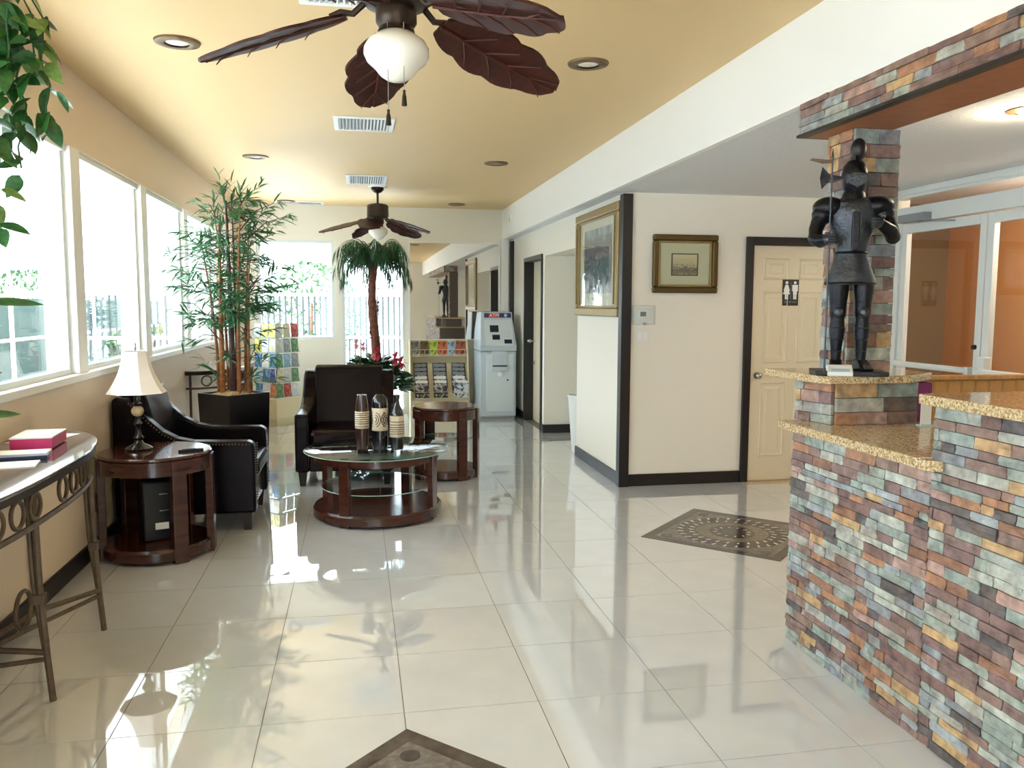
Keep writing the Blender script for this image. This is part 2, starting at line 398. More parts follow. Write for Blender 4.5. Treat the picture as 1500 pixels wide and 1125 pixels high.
# ---- inlaid medallions
def medallion(label, cx, cy):
    t = thing('floor_medallion', label, 'floor medallion', (cx, cy, 0), rad(45), group='inlaid stone medallions', kind=None)
    h = .45; bw = .06
    B(-h + bw, h - bw, -h + bw, h - bw, .0002, .0022).build('field', 'med_field', t)
    for k in range(4):
        MB().add([(-h, -h, .0002), (h, -h, .0002), (h - bw, -h + bw, .0002), (-h + bw, -h + bw, .0002), (-h, -h, .003), (h, -h, .003), (h - bw, -h + bw, .003), (-h + bw, -h + bw, .003)], [(3, 2, 1, 0), (4, 5, 6, 7), (0, 1, 5, 4), (1, 2, 6, 5), (2, 3, 7, 6), (3, 0, 4, 7)]).xf(Matrix.Rotation(rad(90 * k), 4, 'Z')).build('border_strip', 'med_border', t)
    def ann(r0, r1, z, m, nm): MB().lathe([(r0, .0022), (r0, z), (r1, z), (r1, .0022)], 48).build(nm, m, t)
    ann(.30, .355, .0030, 'med_dark', 'outer_ring'); ann(.235, .295, .0030, 'med_border', 'middle_ring'); ann(.15, .232, .0030, 'med_ochre', 'ochre_ring')
    ann(.075, .147, .0030, 'med_dark', 'inner_ring'); MB().lathe([(0, .003), (.072, .003), (.072, .0022)], 32).build('centre_disc', 'med_border', t)
    for (R, n, w_, l_) in ((.335, 30, .018, .040), (.265, 26, .017, .036), (.108, 12, .013, .026)):
        cme = MB().prism([(-w_ / 2, -l_ / 2), (w_ / 2, -l_ / 2), (w_ / 2 * .5, l_ / 2), (-w_ / 2 * .5, l_ / 2)], .0028, .0036).mesh('chip', M['med_light'])
        for k in range(n):
            a = 2 * PI * k / n; inst('chip', cme, t, (R * math.cos(a), R * math.sin(a), 0), (0, 0, a + rad(70)))
    for k in range(4):
        a = rad(45 + 90 * k); c = MB().lathe([(0, .0032), (.035, .0032), (.035, .0022)], 16).build('corner_rosette', 'med_dark', t, loc=(.46 * math.cos(a), .46 * math.sin(a), 0))
medallion('diamond shaped stone medallion inlaid in the floor beside the counter', 2.43, 4.955)
medallion('diamond shaped stone medallion cut off by the bottom edge of the view', .151, 2.15)

# ---- ceilings
tag(B(XL - .2, XS + .04, YN - .2, YB + .2, HC, HC + .15).build('ceiling', 'ceiling'), 'gold painted smooth ceiling above the lounge', 'ceiling', kind='structure')
tag(B(XS + .04, 5.6, YN - .2, YB + .2, HL, HL + .5).build('ceiling', 'ceil2'), 'lower white textured ceiling over the reception side', 'ceiling', kind='structure')
tag(B(XS, XS + .04, YN, YB, HL - .001, HC).build('trim_1', 'soffit'), 'long white soffit band stepping down from the gold ceiling', 'soffit', kind='structure')

# ---- left wall with window band
SILL, WTOP = 1.10, 2.38
MUL = [5.115 + 1.53 * k for k in range(-5, 4)]
wl = MB().box(XL - .2, XL, YN - .2, YB + .2, -.1, SILL - .04); wl.box(XL - .2, XL, YN - .2, YB + .2, WTOP, HC + .1)
wl.box(XL - .2, XL, YN - .2, MUL[0] - .08, SILL - .04, WTOP); wl.box(XL - .2, XL, 10.95, YB + .2, SILL - .04, WTOP)
tag(wl.build('wall_left', 'wall_left'), 'tan painted window wall along the left side of the lounge', 'wall', kind='structure')
tag(B(XL - .2, XL + .025, MUL[0], 10.95, SILL - .04, SILL).build('trim_2', 'white', bevel=.004), 'white sill board running under the row of left windows', 'window sill', kind='structure')
ordinal = ['first', 'second', 'third', 'fourth', 'fifth', 'sixth', 'seventh', 'eighth', 'ninth', 'tenth']
edges = MUL + [11.03]
for k in range(len(edges) - 1):
    y0, y1 = edges[k] + .08, edges[k + 1] - .08
    wn = thing('window_%d' % (k + 1), 'tall fixed window pane of the left wall, %s from the near end' % ordinal[k], 'window', (XL - .1, (y0 + y1) / 2, SILL), kind='structure')
    h = (y1 - y0) / 2; H = WTOP - SILL
    MB().box(-.004, .004, -h, h, 0, H).build('pane', 'pane', wn)
    MB().box(.02, .08, -h - .001, h + .001, H - .035, H).box(.02, .06, -h, h, 0, .03).box(.02, .06, -h, -h + .03, .03, H - .035).box(.02, .06, h - .03, h, .03, H - .035).build('frame', 'alu', wn)
for k, y in enumerate(MUL):
    tag(B(XL - .17, XL + .005, y - .08, y + .08, SILL, WTOP).build('trim_%d' % (10 + k), 'white', bevel=.004), 'deep white window post between panes of the left wall, %s from near end' % ordinal[k], 'window post', kind='structure')
tag(B(XL, XL + .018, YN, YB, 0, .10).build('baseboard_left', 'black', bevel=.003), 'black baseboard along the foot of the left window wall', 'baseboard', kind='structure')

# ---- back wall, window, glass door, mirror
bw = MB()
bw.box(XL, -1.30, YB, YB + .2, 0, HC); bw.box(-1.30, -.30, YB, YB + .2, 0, 1.03); bw.box(-1.30, -.30, YB, YB + .2, 2.35, HC)
bw.box(-.30, -.20, YB, YB + .2, 0, HC); bw.box(-.20, .64, YB, YB + .2, 2.28, HC); bw.box(.64, XR + .1, YB, YB + .2, 0, HC)
tag(bw.build('wall_back', 'wall'), 'cream painted end wall behind palm, brochure rack and cash machine', 'wall', kind='structure')
wn = thing('window_9', 'end wall window beside the palm looking onto an iron fence', 'window', (-.8, YB + .08, 1.03), kind='structure')
B(-.5, .5, -.004, .004, 0, 1.32).build('pane', 'pane', wn)
MB().box(-.5, .5, -.06, .03, 0, .035).box(-.5, .5, -.06, .03, 1.285, 1.32).box(-.5, -.46, -.06, .03, .035, 1.285).box(.46, .5, -.06, .03, .035, 1.285).build('frame', 'alu', wn)
dr = thing('door_4', 'full height glass door panel in the end wall behind the palm', 'door', (.22, YB + .06, 0), kind='structure')
B(-.39, .39, -.004, .004, .06, 2.23).build('pane', 'pane', dr)
MB().box(-.42, -.385, -.06, .03, 0, 2.28).box(.385, .42, -.06, .03, 0, 2.28).box(-.385, .385, -.06, .03, 2.22, 2.28).box(-.385, .385, -.06, .03, 0, .07).build('frame', 'alu', dr)
B(-.01, .01, -.05, -.02, 0, .3).xf(Matrix.Translation((.34, 0, .95))).build('handle', 'chrome', dr)
mr = thing('wall_mirror', 'large tinted mirror panel on end wall above the magazine rack', 'mirror', (1.32, YB, 1.03))
B(-.61, .61, -.012, 0, 0, 1.31).build('mirror_glass', 'mirror', mr)
MB().box(-.635, -.61, -.02, 0, -.02, 1.33).box(.61, .635, -.02, 0, -.02, 1.33).box(-.61, .61, -.02, 0, 1.31, 1.33).box(-.61, .61, -.02, 0, -.02, 0).build('edge_trim', 'white', mr)
tag(B(1.965, 2.07, YB - .05, YB, 0, HL).build('trim_3', 'white', bevel=.005), 'white vertical post beside mirror in the end wall corner', 'trim', kind='structure')
tag(B(2.095, XR, YB - .09, YB, 0, HL - .03).build('trim_4', 'black', bevel=.004), 'black vertical corner trim behind the cash machine', 'trim', kind='structure')
tag(B(XL + .02, -.22, YB - .018, YB, 0, .10).build('baseboard_back', 'black'), 'black baseboard at foot of the end wall', 'baseboard', kind='structure')

# ---- right wall: restroom block, hall opening, end piece
rw = MB(); rw.box(XR, XE + .1, YW, 7.85, -.0, HL)
tag(rw.build('wall_restroom', 'wall'), 'cream wall block holding the framed pictures and the restroom door', 'wall', kind='structure')
hw = MB(); hw.box(XR + .13, 3.7, 9.31, YB, 0, HL); hw.box(XR, XR + .13, 9.31, 9.44, 0, HL); hw.box(XR, XR + .13, 10.42, YB, 0, HL); hw.box(XR, XR + .13, 9.44, 10.42, 2.07, HL); hw.box(XR, 3.7, 7.85, 9.31, 2.07, HL); hw.box(3.6, 3.7, 7.85, 9.31, 0, 2.07)
tag(hw.build('wall_right', 'wall'), 'cream wall with hall opening between the pictures and the dark framed door', 'wall', kind='structure')
tag(B(XR - .035, XR + .05, YW - .035, YW + .05, 0, 2.395).build('trim_5', 'black', bevel=.004), 'black vertical trim on the projecting wall corner by the big picture', 'trim', kind='structure')
tag(MB().box(XR - .016, XR, YW + .05, 7.85, 0, .10).build('baseboard_right', 'black', bevel=.003), 'black baseboard under the large gilt picture', 'baseboard', kind='structure')
tag(MB().box(XR + .05, 3.19, YW - .016, YW, 0, .10).build('baseboard_restroom', 'black', bevel=.003), 'black baseboard under the thermostat wall', 'baseboard', kind='structure')
tag(MB().box(XR, 3.6, 9.294, 9.31, 0, .10).box(XR - .016, XR, 9.294, 9.40, 0, .10).build('baseboard_hall', 'black', bevel=.003), 'black baseboard at the hall opening beside the far door', 'baseboard', kind='structure')
tag(MB().box(XR - .016, XR, 10.46, YB - .1, 0, .10).build('baseboard_corner', 'black', bevel=.003), 'short black baseboard between cash machine and dark framed door', 'baseboard', kind='structure')

# restroom door
d1 = thing('door_1', 'cream six panel restroom door in black frame', 'door', (3.19, YW, 0), kind='structure')
MB().box(0, .065, -.03, 0, 0, 2.075).box(.80, .865, -.03, 0, 0, 2.075).box(.065, .80, -.03, 0, 2.005, 2.075).build('door_frame', 'black', d1, bevel=.004)
B(.067, .798, -.014, 0, .012, 2.003).build('slab', 'door', d1, bevel=.002)
for (px0, px1) in ((.16, .39), (.475, .705)):
    for (pz0, pz1) in ((.22, .86), (1.02, 1.62), (1.72, 1.90)):
        a, b, t = .018, .05, -.014
        m_ = MB(); o4 = [(px0, pz0), (px1, pz0), (px1, pz1), (px0, pz1)]
        def ins(d): return [(px0 + d, pz0 + d), (px1 - d, pz0 + d), (px1 - d, pz1 - d), (px0 + d, pz1 - d)]
        rings = [(o4, t), (ins(.008), t - .009), (ins(.022), t - .001), (ins(.045), t - .001), (ins(.06), t - .007)]
        vs = [(u, dy, v) for pl, dy in rings for u, v in pl]
        fs = [(k * 4 + i, k * 4 + (i + 1) % 4, k * 4 + 4 + (i + 1) % 4, k * 4 + 4 + i) for k in range(4) for i in range(4)] + [(16, 17, 18, 19)]
        m_.add(vs, fs).build('panel', 'door', d1)
hn = MB(); hn.ball((.125, -.06, .915), (.028, .024, .028)).lathe([(.028, 0), (.03, .01), (.012, .014), (.012, .05)], 14, (0, 0, 0))
hk = MB().ball((.125, -.062, .915), (.028, .022, .028)).tube([(.125, -.014, .915), (.125, -.05, .915)], .012, 10).tube([(.125, -.016, .915), (.125, -.022, .915)], .03, 14)
tag(hk.build('handle', 'chrome', d1, smooth=True), 'round steel door knob')
tag(B(3.21, 4.10, YW - .12, YW + .0, .0, .004).build('trim_6', 'granite'), 'speckled stone threshold strip below the restroom door', 'threshold', kind='structure')
# restroom sign
sg = thing('restroom_sign', 'black restroom sign with white woman and man figures on cream door', 'sign', (3.6, YW - .0145, 1.62))
B(-.075, .075, -.006, 0, -.115, .105).build('plate', 'black', sg, bevel=.003)
def figure(cx, skirt):
    f = MB(); y0, y1 = -.0085, -.006
    f.tube([(cx, y0, .078), (cx, y1, .078)], .0125, 12)
    if skirt: f.prism([(cx - .012, .06), (cx + .012, .06), (cx + .028, .012), (cx + .022, .008), (cx + .03, -.02), (cx - .03, -.02), (cx - .022, .008), (cx - .028, .012)], y0, y1, 'y')
    else: f.prism([(cx - .026, .06), (cx + .026, .06), (cx + .026, .006), (cx + .017, .006), (cx + .017, -.02), (cx - .017, -.02), (cx - .017, .006), (cx - .026, .006)], y0, y1, 'y')
    f.box(cx - .014, cx - .002, y0, y1, -.062, -.02); f.box(cx + .002, cx + .014, y0, y1, -.062, -.02)
    return f
tag(figure(-.038, True).build('woman_figure', 'paper', sg), 'white woman symbol'); tag(figure(.038, False).build('man_figure', 'paper', sg), 'white man symbol')
B(-.002, .002, -.0085, -.006, -.062, .085).build('divider', 'vent_dark', sg)
text_mb('RESTROOM', .022, .001).xf(Matrix.Translation((0, -.008, -.085)) @ Matrix.Rotation(rad(90), 4, 'X')).build('lettering', 'vent_dark', sg)

# far door on the right wall (dark frame, half recessed white leaf)
d2 = thing('door_2', 'narrow pale door recessed in a black frame beside the cash machine', 'door', (XR, 9.44, 0), kind='structure')
MB().box(-.02, .12, 0, .02, 0, 2.07).box(-.02, .12, .96, .98, 0, 2.07).box(-.02, .12, .02, .96, 2.05, 2.07).box(-.02, 0, -.03, 0, 0, 2.1).box(-.02, 0, .98, 1.01, 0, 2.1).box(-.02, 0, 0, .98, 2.07, 2.1).build('door_frame', 'black', d2)
B(.105, .12, .02, .96, .008, 2.05).build('leaf', 'door', d2)
MB().ball((.035, .885, 1.04), (.03, .028, .028)).tube([(.105, .885, 1.04), (.05, .885, 1.04)], .011, 10).build('handle', 'chrome', d2, smooth=True)
MB().tube([(.08, .885, .76), (.105, .885, .76)], .025, 12).build('lock', 'chrome', d2, smooth=True)

# ---- near wall behind the viewer, with entrance glazing
nw = MB(); nw.box(XL - .2, -1.2, YN - .2, YN, 0, HC); nw.box(.4, XE + .1, YN - .2, YN, 0, HC); nw.box(-1.2, .4, YN - .2, YN, 0, .3); nw.box(-1.2, .4, YN - .2, YN, 2.3, HC)
tag(nw.build('wall_near', 'wall'), 'cream entrance wall facing the end wall across the lounge', 'wall', kind='structure')
wn = thing('window_10', 'entrance window in the wall opposite the mirror', 'window', (-.4, YN - .1, .3), kind='structure')
B(-.8, .8, -.004, .004, 0, 2.0).build('pane', 'pane', wn)
MB().box(-.8, .8, -.03, .03, 0, .05).box(-.8, .8, -.03, .03, 1.95, 2.0).box(-.03, .03, -.03, .03, .05, 1.95).box(-.8, -.75, -.03, .03, .05, 1.95).box(.75, .8, -.03, .03, .05, 1.95).build('frame', 'alu', wn)

# ---- storefront wall on the far right
ew = MB(); ew.box(XE, XE + .1, 5.93, YW, 0, HL); ew.box(XE, XE + .1, YN, 4.0, 0, HL)
tag(ew.build('wall_storefront', 'wall'), 'cream wall beside the aluminium double doors', 'wall', kind='structure')
ds = thing('door_3', 'white aluminium glass double doors on the right side', 'door', (XE, 0, 0), kind='structure')
MB().box(-.03, .06, 4.0, 5.93, 2.15, 2.27).box(-.03, .06, 5.86, 5.93, 0, 2.15).box(-.03, .06, 4.0, 4.06, 0, 2.15).box(-.03, .06, 4.0, 5.93, 2.34, HL).build('door_frame', 'alu', ds, bevel=.004)
B(.02, .026, 4.0, 5.93, 2.27, 2.34).build('transom_pane', 'pane', ds)
for nm, a, b in (('far', 4.965, 5.855), ('near', 4.065, 4.955)):
    lf = MB().box(-.012, .032, a, a + .06, .02, 2.14).box(-.012, .032, b - .06, b, .02, 2.14).box(-.012, .032, a + .06, b - .06, 2.07, 2.14).box(-.012, .032, a + .06, b - .06, .02, .25)
    leaf = lf.build('door_leaf', 'alu', ds, bevel=.003)
    B(.006, .014, a + .06, b - .06, .25, 2.07).build('pane', 'pane', leaf)
    cb = MB().tube([(-.07, a + .04, 1.055), (-.07, b - .04, 1.055)], .022, 8).box(-.085, -.012, a + .02, a + .06, 1.03, 1.08).box(-.085, -.012, b - .06, b - .02, 1.03, 1.08)
    tag(cb.build('push_bar', 'alu', leaf), 'steel push bar across glass door')
    if nm == 'far':
        tag(MB().tube([(-.03, a + .045, 1.22), (-.012, a + .045, 1.22)], .017, 12).build('lock', 'dark_metal', leaf), 'round dark lock cylinder')
        tag(MB().box(-.10, -.03, 5.5, 5.80, 2.145, 2.205).tube([(-.07, 5.6, 2.14), (-.12, 5.4, 2.13), (-.03, 5.25, 2.12)], .008, 6).build('door_closer', 'vent_dark', leaf, bevel=.004), 'grey hydraulic closer')
    else:
        tag(MB().box(-.07, -.012, b - .10, b - .02, 1.0, 1.16).build('pull_plate', 'alu', leaf, bevel=.008), 'pale pull box')
tag(MB().box(XE - .05, XE, YN, YW, HL - .05, HL).build('trim_7', 'alu', bevel=.01), 'white ceiling trim above the glass double doors', 'trim', kind='structure')
# corridor beyond the doors
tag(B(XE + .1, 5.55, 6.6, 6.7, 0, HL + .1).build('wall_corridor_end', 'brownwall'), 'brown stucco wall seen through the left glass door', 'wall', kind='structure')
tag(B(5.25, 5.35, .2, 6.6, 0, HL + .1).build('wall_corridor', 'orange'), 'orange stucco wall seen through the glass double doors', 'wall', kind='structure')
tag(B(5.21, 5.25, .2, 4.85, 1.40, 1.44).build('trim_8', 'white'), 'white rail along the orange corridor wall', 'rail', kind='structure')
ns = thing('notice_sign', 'small white and red notice fixed on the orange corridor wall', 'sign', (5.25, 5.53, 1.70))
B(-.006, 0, -.06, .06, -.14, .14).build('plate', 'paper', ns); B(-.009, -.006, -.055, .055, -.055, .035).build('dark_band', 'black', ns); MB().tube([(-.009, 0, -.01), (-.012, 0, -.01)], .03, 12).build('red_mark', 'red', ns)

# ---- outdoors
tag(B(-30, 12, -20, 45, -.35, -.16).build('ground', 'concrete'), 'sunlit pale paving outside the windows', 'ground', kind='structure')
tag(B(-2.95, XL - .2, YN - 1, YB + 1.5, 2.78, 2.95).build('eave', 'soffit'), 'unseen white overhang added outside the left windows to block direct sun', 'eave', kind='structure')  # unseen overhang, added to keep direct sun out of the left windows
tag(B(-2.95, 3, YB + .2, YB + 1.3, 2.9, 3.05).build('eave', 'soffit'), 'white roof overhang outside the end wall', 'eave', kind='structure')
def fence(A, Bp, h, label, m, pick, mesh_panels=True):
    A = Vector(A); Bp = Vector(Bp); L = (Bp - A).length; rz = math.atan2(Bp.y - A.y, Bp.x - A.x)
    t = thing('fence', label, 'fence', (A.x, A.y, -.16), rz)
    n = max(1, round(L / 2.4)); s = L / n
    for k in range(n + 1): B(k * s - .04, k * s + .04, -.04, .04, 0, h + .05).build('post', 'white', t)
    for z in (h - .08, h * .52): B(0, L, -.02, .02, z, z + .06).build('rail', 'white', t)
    pm = B(-.02, .02, -.012, .012, .08, h - .08).mesh('picket', M[m]); 
    if pick:
        q = int(L / pick)
        for k in range(q): inst('picket', pm, t, ((k + .5) * pick, 0, 0))
    else:
        for k in range(n): B(k * s + .05, (k + 1) * s - .05, .005, .02, .05, h - .1).build('panel', m, t)
fence((-6.2, 2, 0), (-6.2, 33, 0), 1.85, 'green screened fence with white posts outside the left windows', 'fence', 0)
fence((-5.5, 16.5, 0), (4.5, 16.5, 0), 1.9, 'dark iron picket fence with white rail behind the end wall', 'fence_dark', .11)
def shrub(loc, r, h, label, n=9):
    t = thing('shrub', label, 'shrub', loc, group='shrubs outside the windows')
    m_ = MB(); rnd = random.Random(int(loc[0] * 100 + loc[1] * 10))
    for k in range(1100):
        a = rnd.uniform(0, 2 * PI); e = rnd.uniform(0, 1); rr = r * math.sqrt(max(.05, 1 - (2 * e - 1) ** 2)) * rnd.uniform(.75, 1.05)
        c = Vector((rr * math.cos(a), rr * math.sin(a), .25 + h * e)); s = rnd.uniform(.035, .09)
        d1_ = Vector((rnd.gauss(0, 1), rnd.gauss(0, 1), rnd.gauss(0, 1))).normalized(); d2_ = d1_.orthogonal().normalized()
        m_.add([c - d1_ * s, c + d2_ * s * .5, c + d1_ * s, c - d2_ * s * .5], [(0, 1, 2, 3)])
    tag(m_.build('foliage', 'shrub', t), kind='stuff'); MB().tube([(0, 0, 0), (.03, 0, .3 + h * .6)], [.06, .03], 6).build('stem', 'bark', t)
shrub((-8.0, 22.0, -.16), 1.2, 2.2, 'tall green shrub behind the far end of the screened fence')
shrub((-4.9, 19.8, -.16), .7, .9, 'loose green shrub outside the third left window, before the fence')
shrub((-8.2, 17.0, -.16), 1.3, 2.4, 'tall green shrub behind the screened fence')
shrub((-1.0, 18.2, -.16), 1.1, 2.3, 'tall green shrub behind the iron picket fence')
lw = thing('block_wall', 'low pink block wall outside the third left window', 'garden wall', (-4.0, 17.2, -.16))
B(-.15, .15, -1.6, 1.6, 0, .95).build('wall_body', 'brickpink', lw); B(-.2, .2, -1.65, 1.65, .95, 1.02).build('coping', 'concrete', lw)

# ================================================================ RECEPTION COUNTER, BEAM, COLUMN (ledger stone)
def stone_variants(n):
    L = []
    for k in range(n):
        r = random.Random(100 + k); nx, ny = 3, 2; m_ = MB(); vs = []; 
        # unit stone: u 0..1, v 0..1, depth 0..1 (front at 1)
        for j in range(ny + 1):
            for i in range(nx + 1):
                vs.append((i / nx, j / ny, 1 + r.uniform(-.22, .16)))
        F = [(j * (nx + 1) + i, j * (nx + 1) + i + 1, (j + 1) * (nx + 1) + i + 1, (j + 1) * (nx + 1) + i) for j in range(ny) for i in range(nx)]
        o = len(vs)
        per = [i for i in range(nx + 1)] + [j * (nx + 1) + nx for j in range(1, ny + 1)] + [ny * (nx + 1) + i for i in range(nx - 1, -1, -1)] + [j * (nx + 1) for j in range(ny - 1, 0, -1)]
        for q in per: vs.append((vs[q][0], vs[q][1], 0))
        P = len(per)
        for a in range(P):
            b = (a + 1) % P; F.append((per[b], per[a], o + a, o + b))
        m_.add(vs, F); L.append(m_)
    return L
SV = stone_variants(8); SME = [m_.mesh('stone', M['stone']) for m_ in SV]
def clad(parent, origin, U, V, N, rects, rowh=(.03, .05), leng=(.07, .24), depth=.022, budget=300, seed=1):
    """cover rectangles (u0,u1,v0,v1) on a plane; stones in view become parts, the rest one joined field"""
    rnd = random.Random(seed); O = Vector(origin); U = Vector(U); V = Vector(V); N = Vector(N); g_ = .0015
    S = []
    for (u0, u1, v0, v1) in rects:
        v = v0
        while v < v1 - .004:
            h = rnd.uniform(*rowh)
            if v1 - (v + h) < rowh[0] * .7: h = v1 - v
            u = u0 - rnd.uniform(0, .05)
            while u < u1 - .004:
                l = rnd.uniform(*leng)
                if u1 - (u + l) < .05: l = u1 - u
                a, b = max(u0, u), min(u1, u + l)
                if b - a > .008: S.append((a + g_, b - g_, v + g_, v + h - g_, depth * rnd.uniform(.75, 1.1), rnd.randrange(8)))
                u += l
            v += h
    R = Matrix((U, V, N)).transposed()
    scored = []
    for s in S:
        c = O + U * (s[0] + s[1]) / 2 + V * (s[2] + s[3]) / 2; p = pix(c)
        vis = p and -15 < p[0] < 1515 and -15 < p[1] < 1140
        scored.append((((s[1] - s[0]) * (s[3] - s[2]) / p[2] ** 2) if vis else -1, s))
    scored.sort(key=lambda q: -q[0])
    fld = MB()
    eul = R.to_euler()
    inv = parent.matrix_world.inverted()
    for k, (sc_, s) in enumerate(scored):
        pos = O + U * s[0] + V * s[2]
        if sc_ > 0 and k < budget:
            inst('stone', SME[s[5]], parent, pos, eul, (s[1] - s[0], s[3] - s[2], s[4]))
        else:
            src = SV[s[5]]
            fld.add([pos + R @ Vector((p[0] * (s[1] - s[0]), p[1] * (s[3] - s[2]), p[2] * s[4])) for p in src.v], src.f)
    if fld.v: tag(fld.build('stone_field', 'stone_field', parent), kind='stuff')
    return sum(1 for q in scored if q[0] > 0)

FX, YF, YM, YC = 1.885, 3.30, 2.40, -.6       # stone face x, far end, step to high part, near end
ZL, ZH = .995, 1.21
ct = thing('reception_counter', 'long reception counter clad in multicoloured ledger stone with granite tops', 'counter')
cb = FX + .022
B(cb, 2.50, YM, YF, 0, ZL - .036).build('lower_body', 'mortar', ct)
B(cb, 2.50, YC, YM, 0, ZH - .036).build('high_body', 'mortar', ct)
nvis = clad(ct, (cb, YF, 0), (0, -1, 0), (0, 0, 1), (-1, 0, 0), [(0, YF - YM, 0, ZL - .037), (YF - YM, YF - YC, 0, ZH - .037)], rowh=(.026, .042), leng=(.05, .2), depth=.018, seed=4)
# low granite ledge (rounded near corner)
def rounded(x0, x1, y0, y1, r, corner, n=6):
    P = []
    for (cx, cy_, a0) in ((x0, y0, 180), (x1, y0, 270), (x1, y1, 0), (x0, y1, 90)):
        rr = r if (cx, cy_) in corner else .004
        ox = cx + rr if cx == x0 else cx - rr; oy = cy_ + rr if cy_ == y0 else cy_ - rr
        for k in range(n + 1):
            a = rad(a0 + 90 * k / n); P.append((ox + rr * math.cos(a), oy + rr * math.sin(a)))
    return P
lx0, ly0, ly1 = 1.835, 2.335, YF + .03
MB().prism(rounded(lx0, FX + .0, ly0, YM, .045, [(lx0, ly0)]), ZL - .036, ZL).build('ledge_nose', 'granite', ct, bevel=.004)
MB().prism([(lx0, YM - .001), (2.52, YM - .001), (2.52, ly1), (lx0, ly1)], ZL - .036, ZL).build('low_granite_top', 'granite', ct, bevel=.006)
MB().prism(rounded(1.84, 2.56, YC, YM + .035, .03, [(1.84, YM + .035)]), ZH - .034, ZH).build('high_granite_top', 'granite', ct, bevel=.006)
# far pedestal carrying the column
ped = [(1.945, 3.36), (1.995, 3.15), (2.385, 3.15), (2.385, 3.48), (2.02, 3.48)]
MB().prism(ped, ZL, ZH - .034).build('pedestal_body', 'mortar', ct)
u = Vector((1.995 - 1.945, 3.15 - 3.36, 0)); lu = u.length; u.normalize()
clad(ct, (1.945, 3.36, 0), u, (0, 0, 1), u.cross(Vector((0, 0, 1))), [(0, lu, ZL, ZH - .035)], rowh=(.035, .06), leng=(.06, .14), depth=.016, seed=8)
clad(ct, (1.995, 3.15, 0), (1, 0, 0), (0, 0, 1), (0, -1, 0), [(0, .39, ZL, ZH - .035)], rowh=(.04, .07), leng=(.10, .24), depth=.016, seed=9)
MB().prism([(1.875, 3.30), (1.90, 3.10), (1.925, 3.075), (2.30, 3.07), (2.50, 3.2), (2.50, 3.54), (1.875, 3.54)], ZH - .033, ZH).build('pedestal_granite_top', 'granite', ct, bevel=.006)

# stone column on the pedestal
CX0, CX1, CY0, CY1, ZB = 2.125, 2.315, 3.27, 3.46, 2.262
col = thing('stone_column', 'square ledger stone column standing on the counter behind the knight', 'column', kind='structure')
B(CX0, CX1, CY0, CY1, ZH, ZB).build('core', 'mortar', col)
clad(col, (CX0, CY1, 0), (0, -1, 0), (0, 0, 1), (-1, 0, 0), [(0, CY1 - CY0, ZH, ZB)], rowh=(.035, .07), leng=(.07, .16), depth=.02, seed=11)
clad(col, (CX0, CY0, 0), (1, 0, 0), (0, 0, 1), (0, -1, 0), [(-.015, CX1 - CX0 + .01, ZH, ZB)], rowh=(.035, .07), leng=(.07, .16), depth=.02, seed=12)
# beam
bm = thing('stone_beam', 'overhead beam faced with ledger stone above the reception counter', 'beam', kind='structure')
B(XS + .012, 2.30, YC, 3.50, ZB + .012, HL).build('core', 'mortar', bm)
B(XS + .03, 2.29, YC, 3.49, ZB, ZB + .012).build('underside', 'beam_wood', bm)
MB().box(XS - .012, XS + .03, YC, 3.51, ZB, ZB + .012).box(XS + .03, 2.30, 3.49, 3.51, ZB, ZB + .012).build('edge_strip', 'black', bm)
clad(bm, (XS + .012, 3.50, 0), (0, -1, 0), (0, 0, 1), (-1, 0, 0), [(0, 3.5 - YC, ZB + .012, HL)], rowh=(.03, .045), leng=(.08, .26), depth=.02, seed=21)
clad(bm, (2.30, 3.50, 0), (-1, 0, 0), (0, 0, 1), (0, 1, 0), [(0, .29, ZB + .012, HL)], rowh=(.03, .045), leng=(.08, .2), depth=.015, seed=22)

# beadboard partition behind the counter
bb = thing('beadboard_partition', 'low oak beadboard partition behind the reception counter', 'partition', (2.60, 3.98, 0))
B(0, XE - 2.62, .012, .05, 0, 1.10).build('backing', 'board', bb)
bme = B(0, .084, 0, .012, 0, 1.09).mesh('board', M['board'])
for k in range(int((XE - 2.62) / .087)): inst('board', bme, bb, (k * .087, 0, 0))
B(0, XE - 2.62, -.015, .055, 1.10, 1.12).build('cap', 'board', bb)
# things on the low ledge
pb = thing('purple_binder', 'purple binder standing on the ledge beside the pedestal', 'binder', (2.455, 3.20, ZL))
MB().box(-.045, -.04, 0, .16, 0, .17).box(.04, .045, 0, .16, 0, .17).box(-.045, .045, -.005, 0, 0, .17).build('cover', 'purple', pb, bevel=.002); B(-.036, .036, .004, .155, .005, .163).build('pages', 'paper', pb)
cs = thing('card_stand', 'blank pale card in a stand on the low granite ledge', 'card stand', (2.37, 3.06, ZL))
B(-.025, .025, -.002, .002, .006, .10).build('card', 'paper', cs); B(-.03, .03, -.015, .02, 0, .006).build('foot', 'acrylic', cs)
cdp = [(2.44 + .02 * math.cos(a * .9) + a * .0035, 3.04 + .018 * math.sin(a * .9), ZL + .009 + .004 * math.sin(a * 2)) for a in range(18)]
tag(MB().tube(cdp, .006, 6).build('pen_chain', 'black', smooth=True), 'small black coiled pen chain lying on the low granite ledge', 'pen chain')
ch = thing('card_holder', 'white card holder at the feet of the black knight', 'card holder', (1.985, 3.105, ZH), rad(-25))
MB().prism([(-.03, 0), (.03, 0), (.03, .045), (.012, .045), (-.03, .018)], -.05, .05, 'x').build('body', 'plastic_white', ch, bevel=.003)
B(-.035, .035, -.026, -.02, .02, .032).xf(Matrix.Rotation(rad(0), 4, 'X')).build('card', 'lcd', ch)

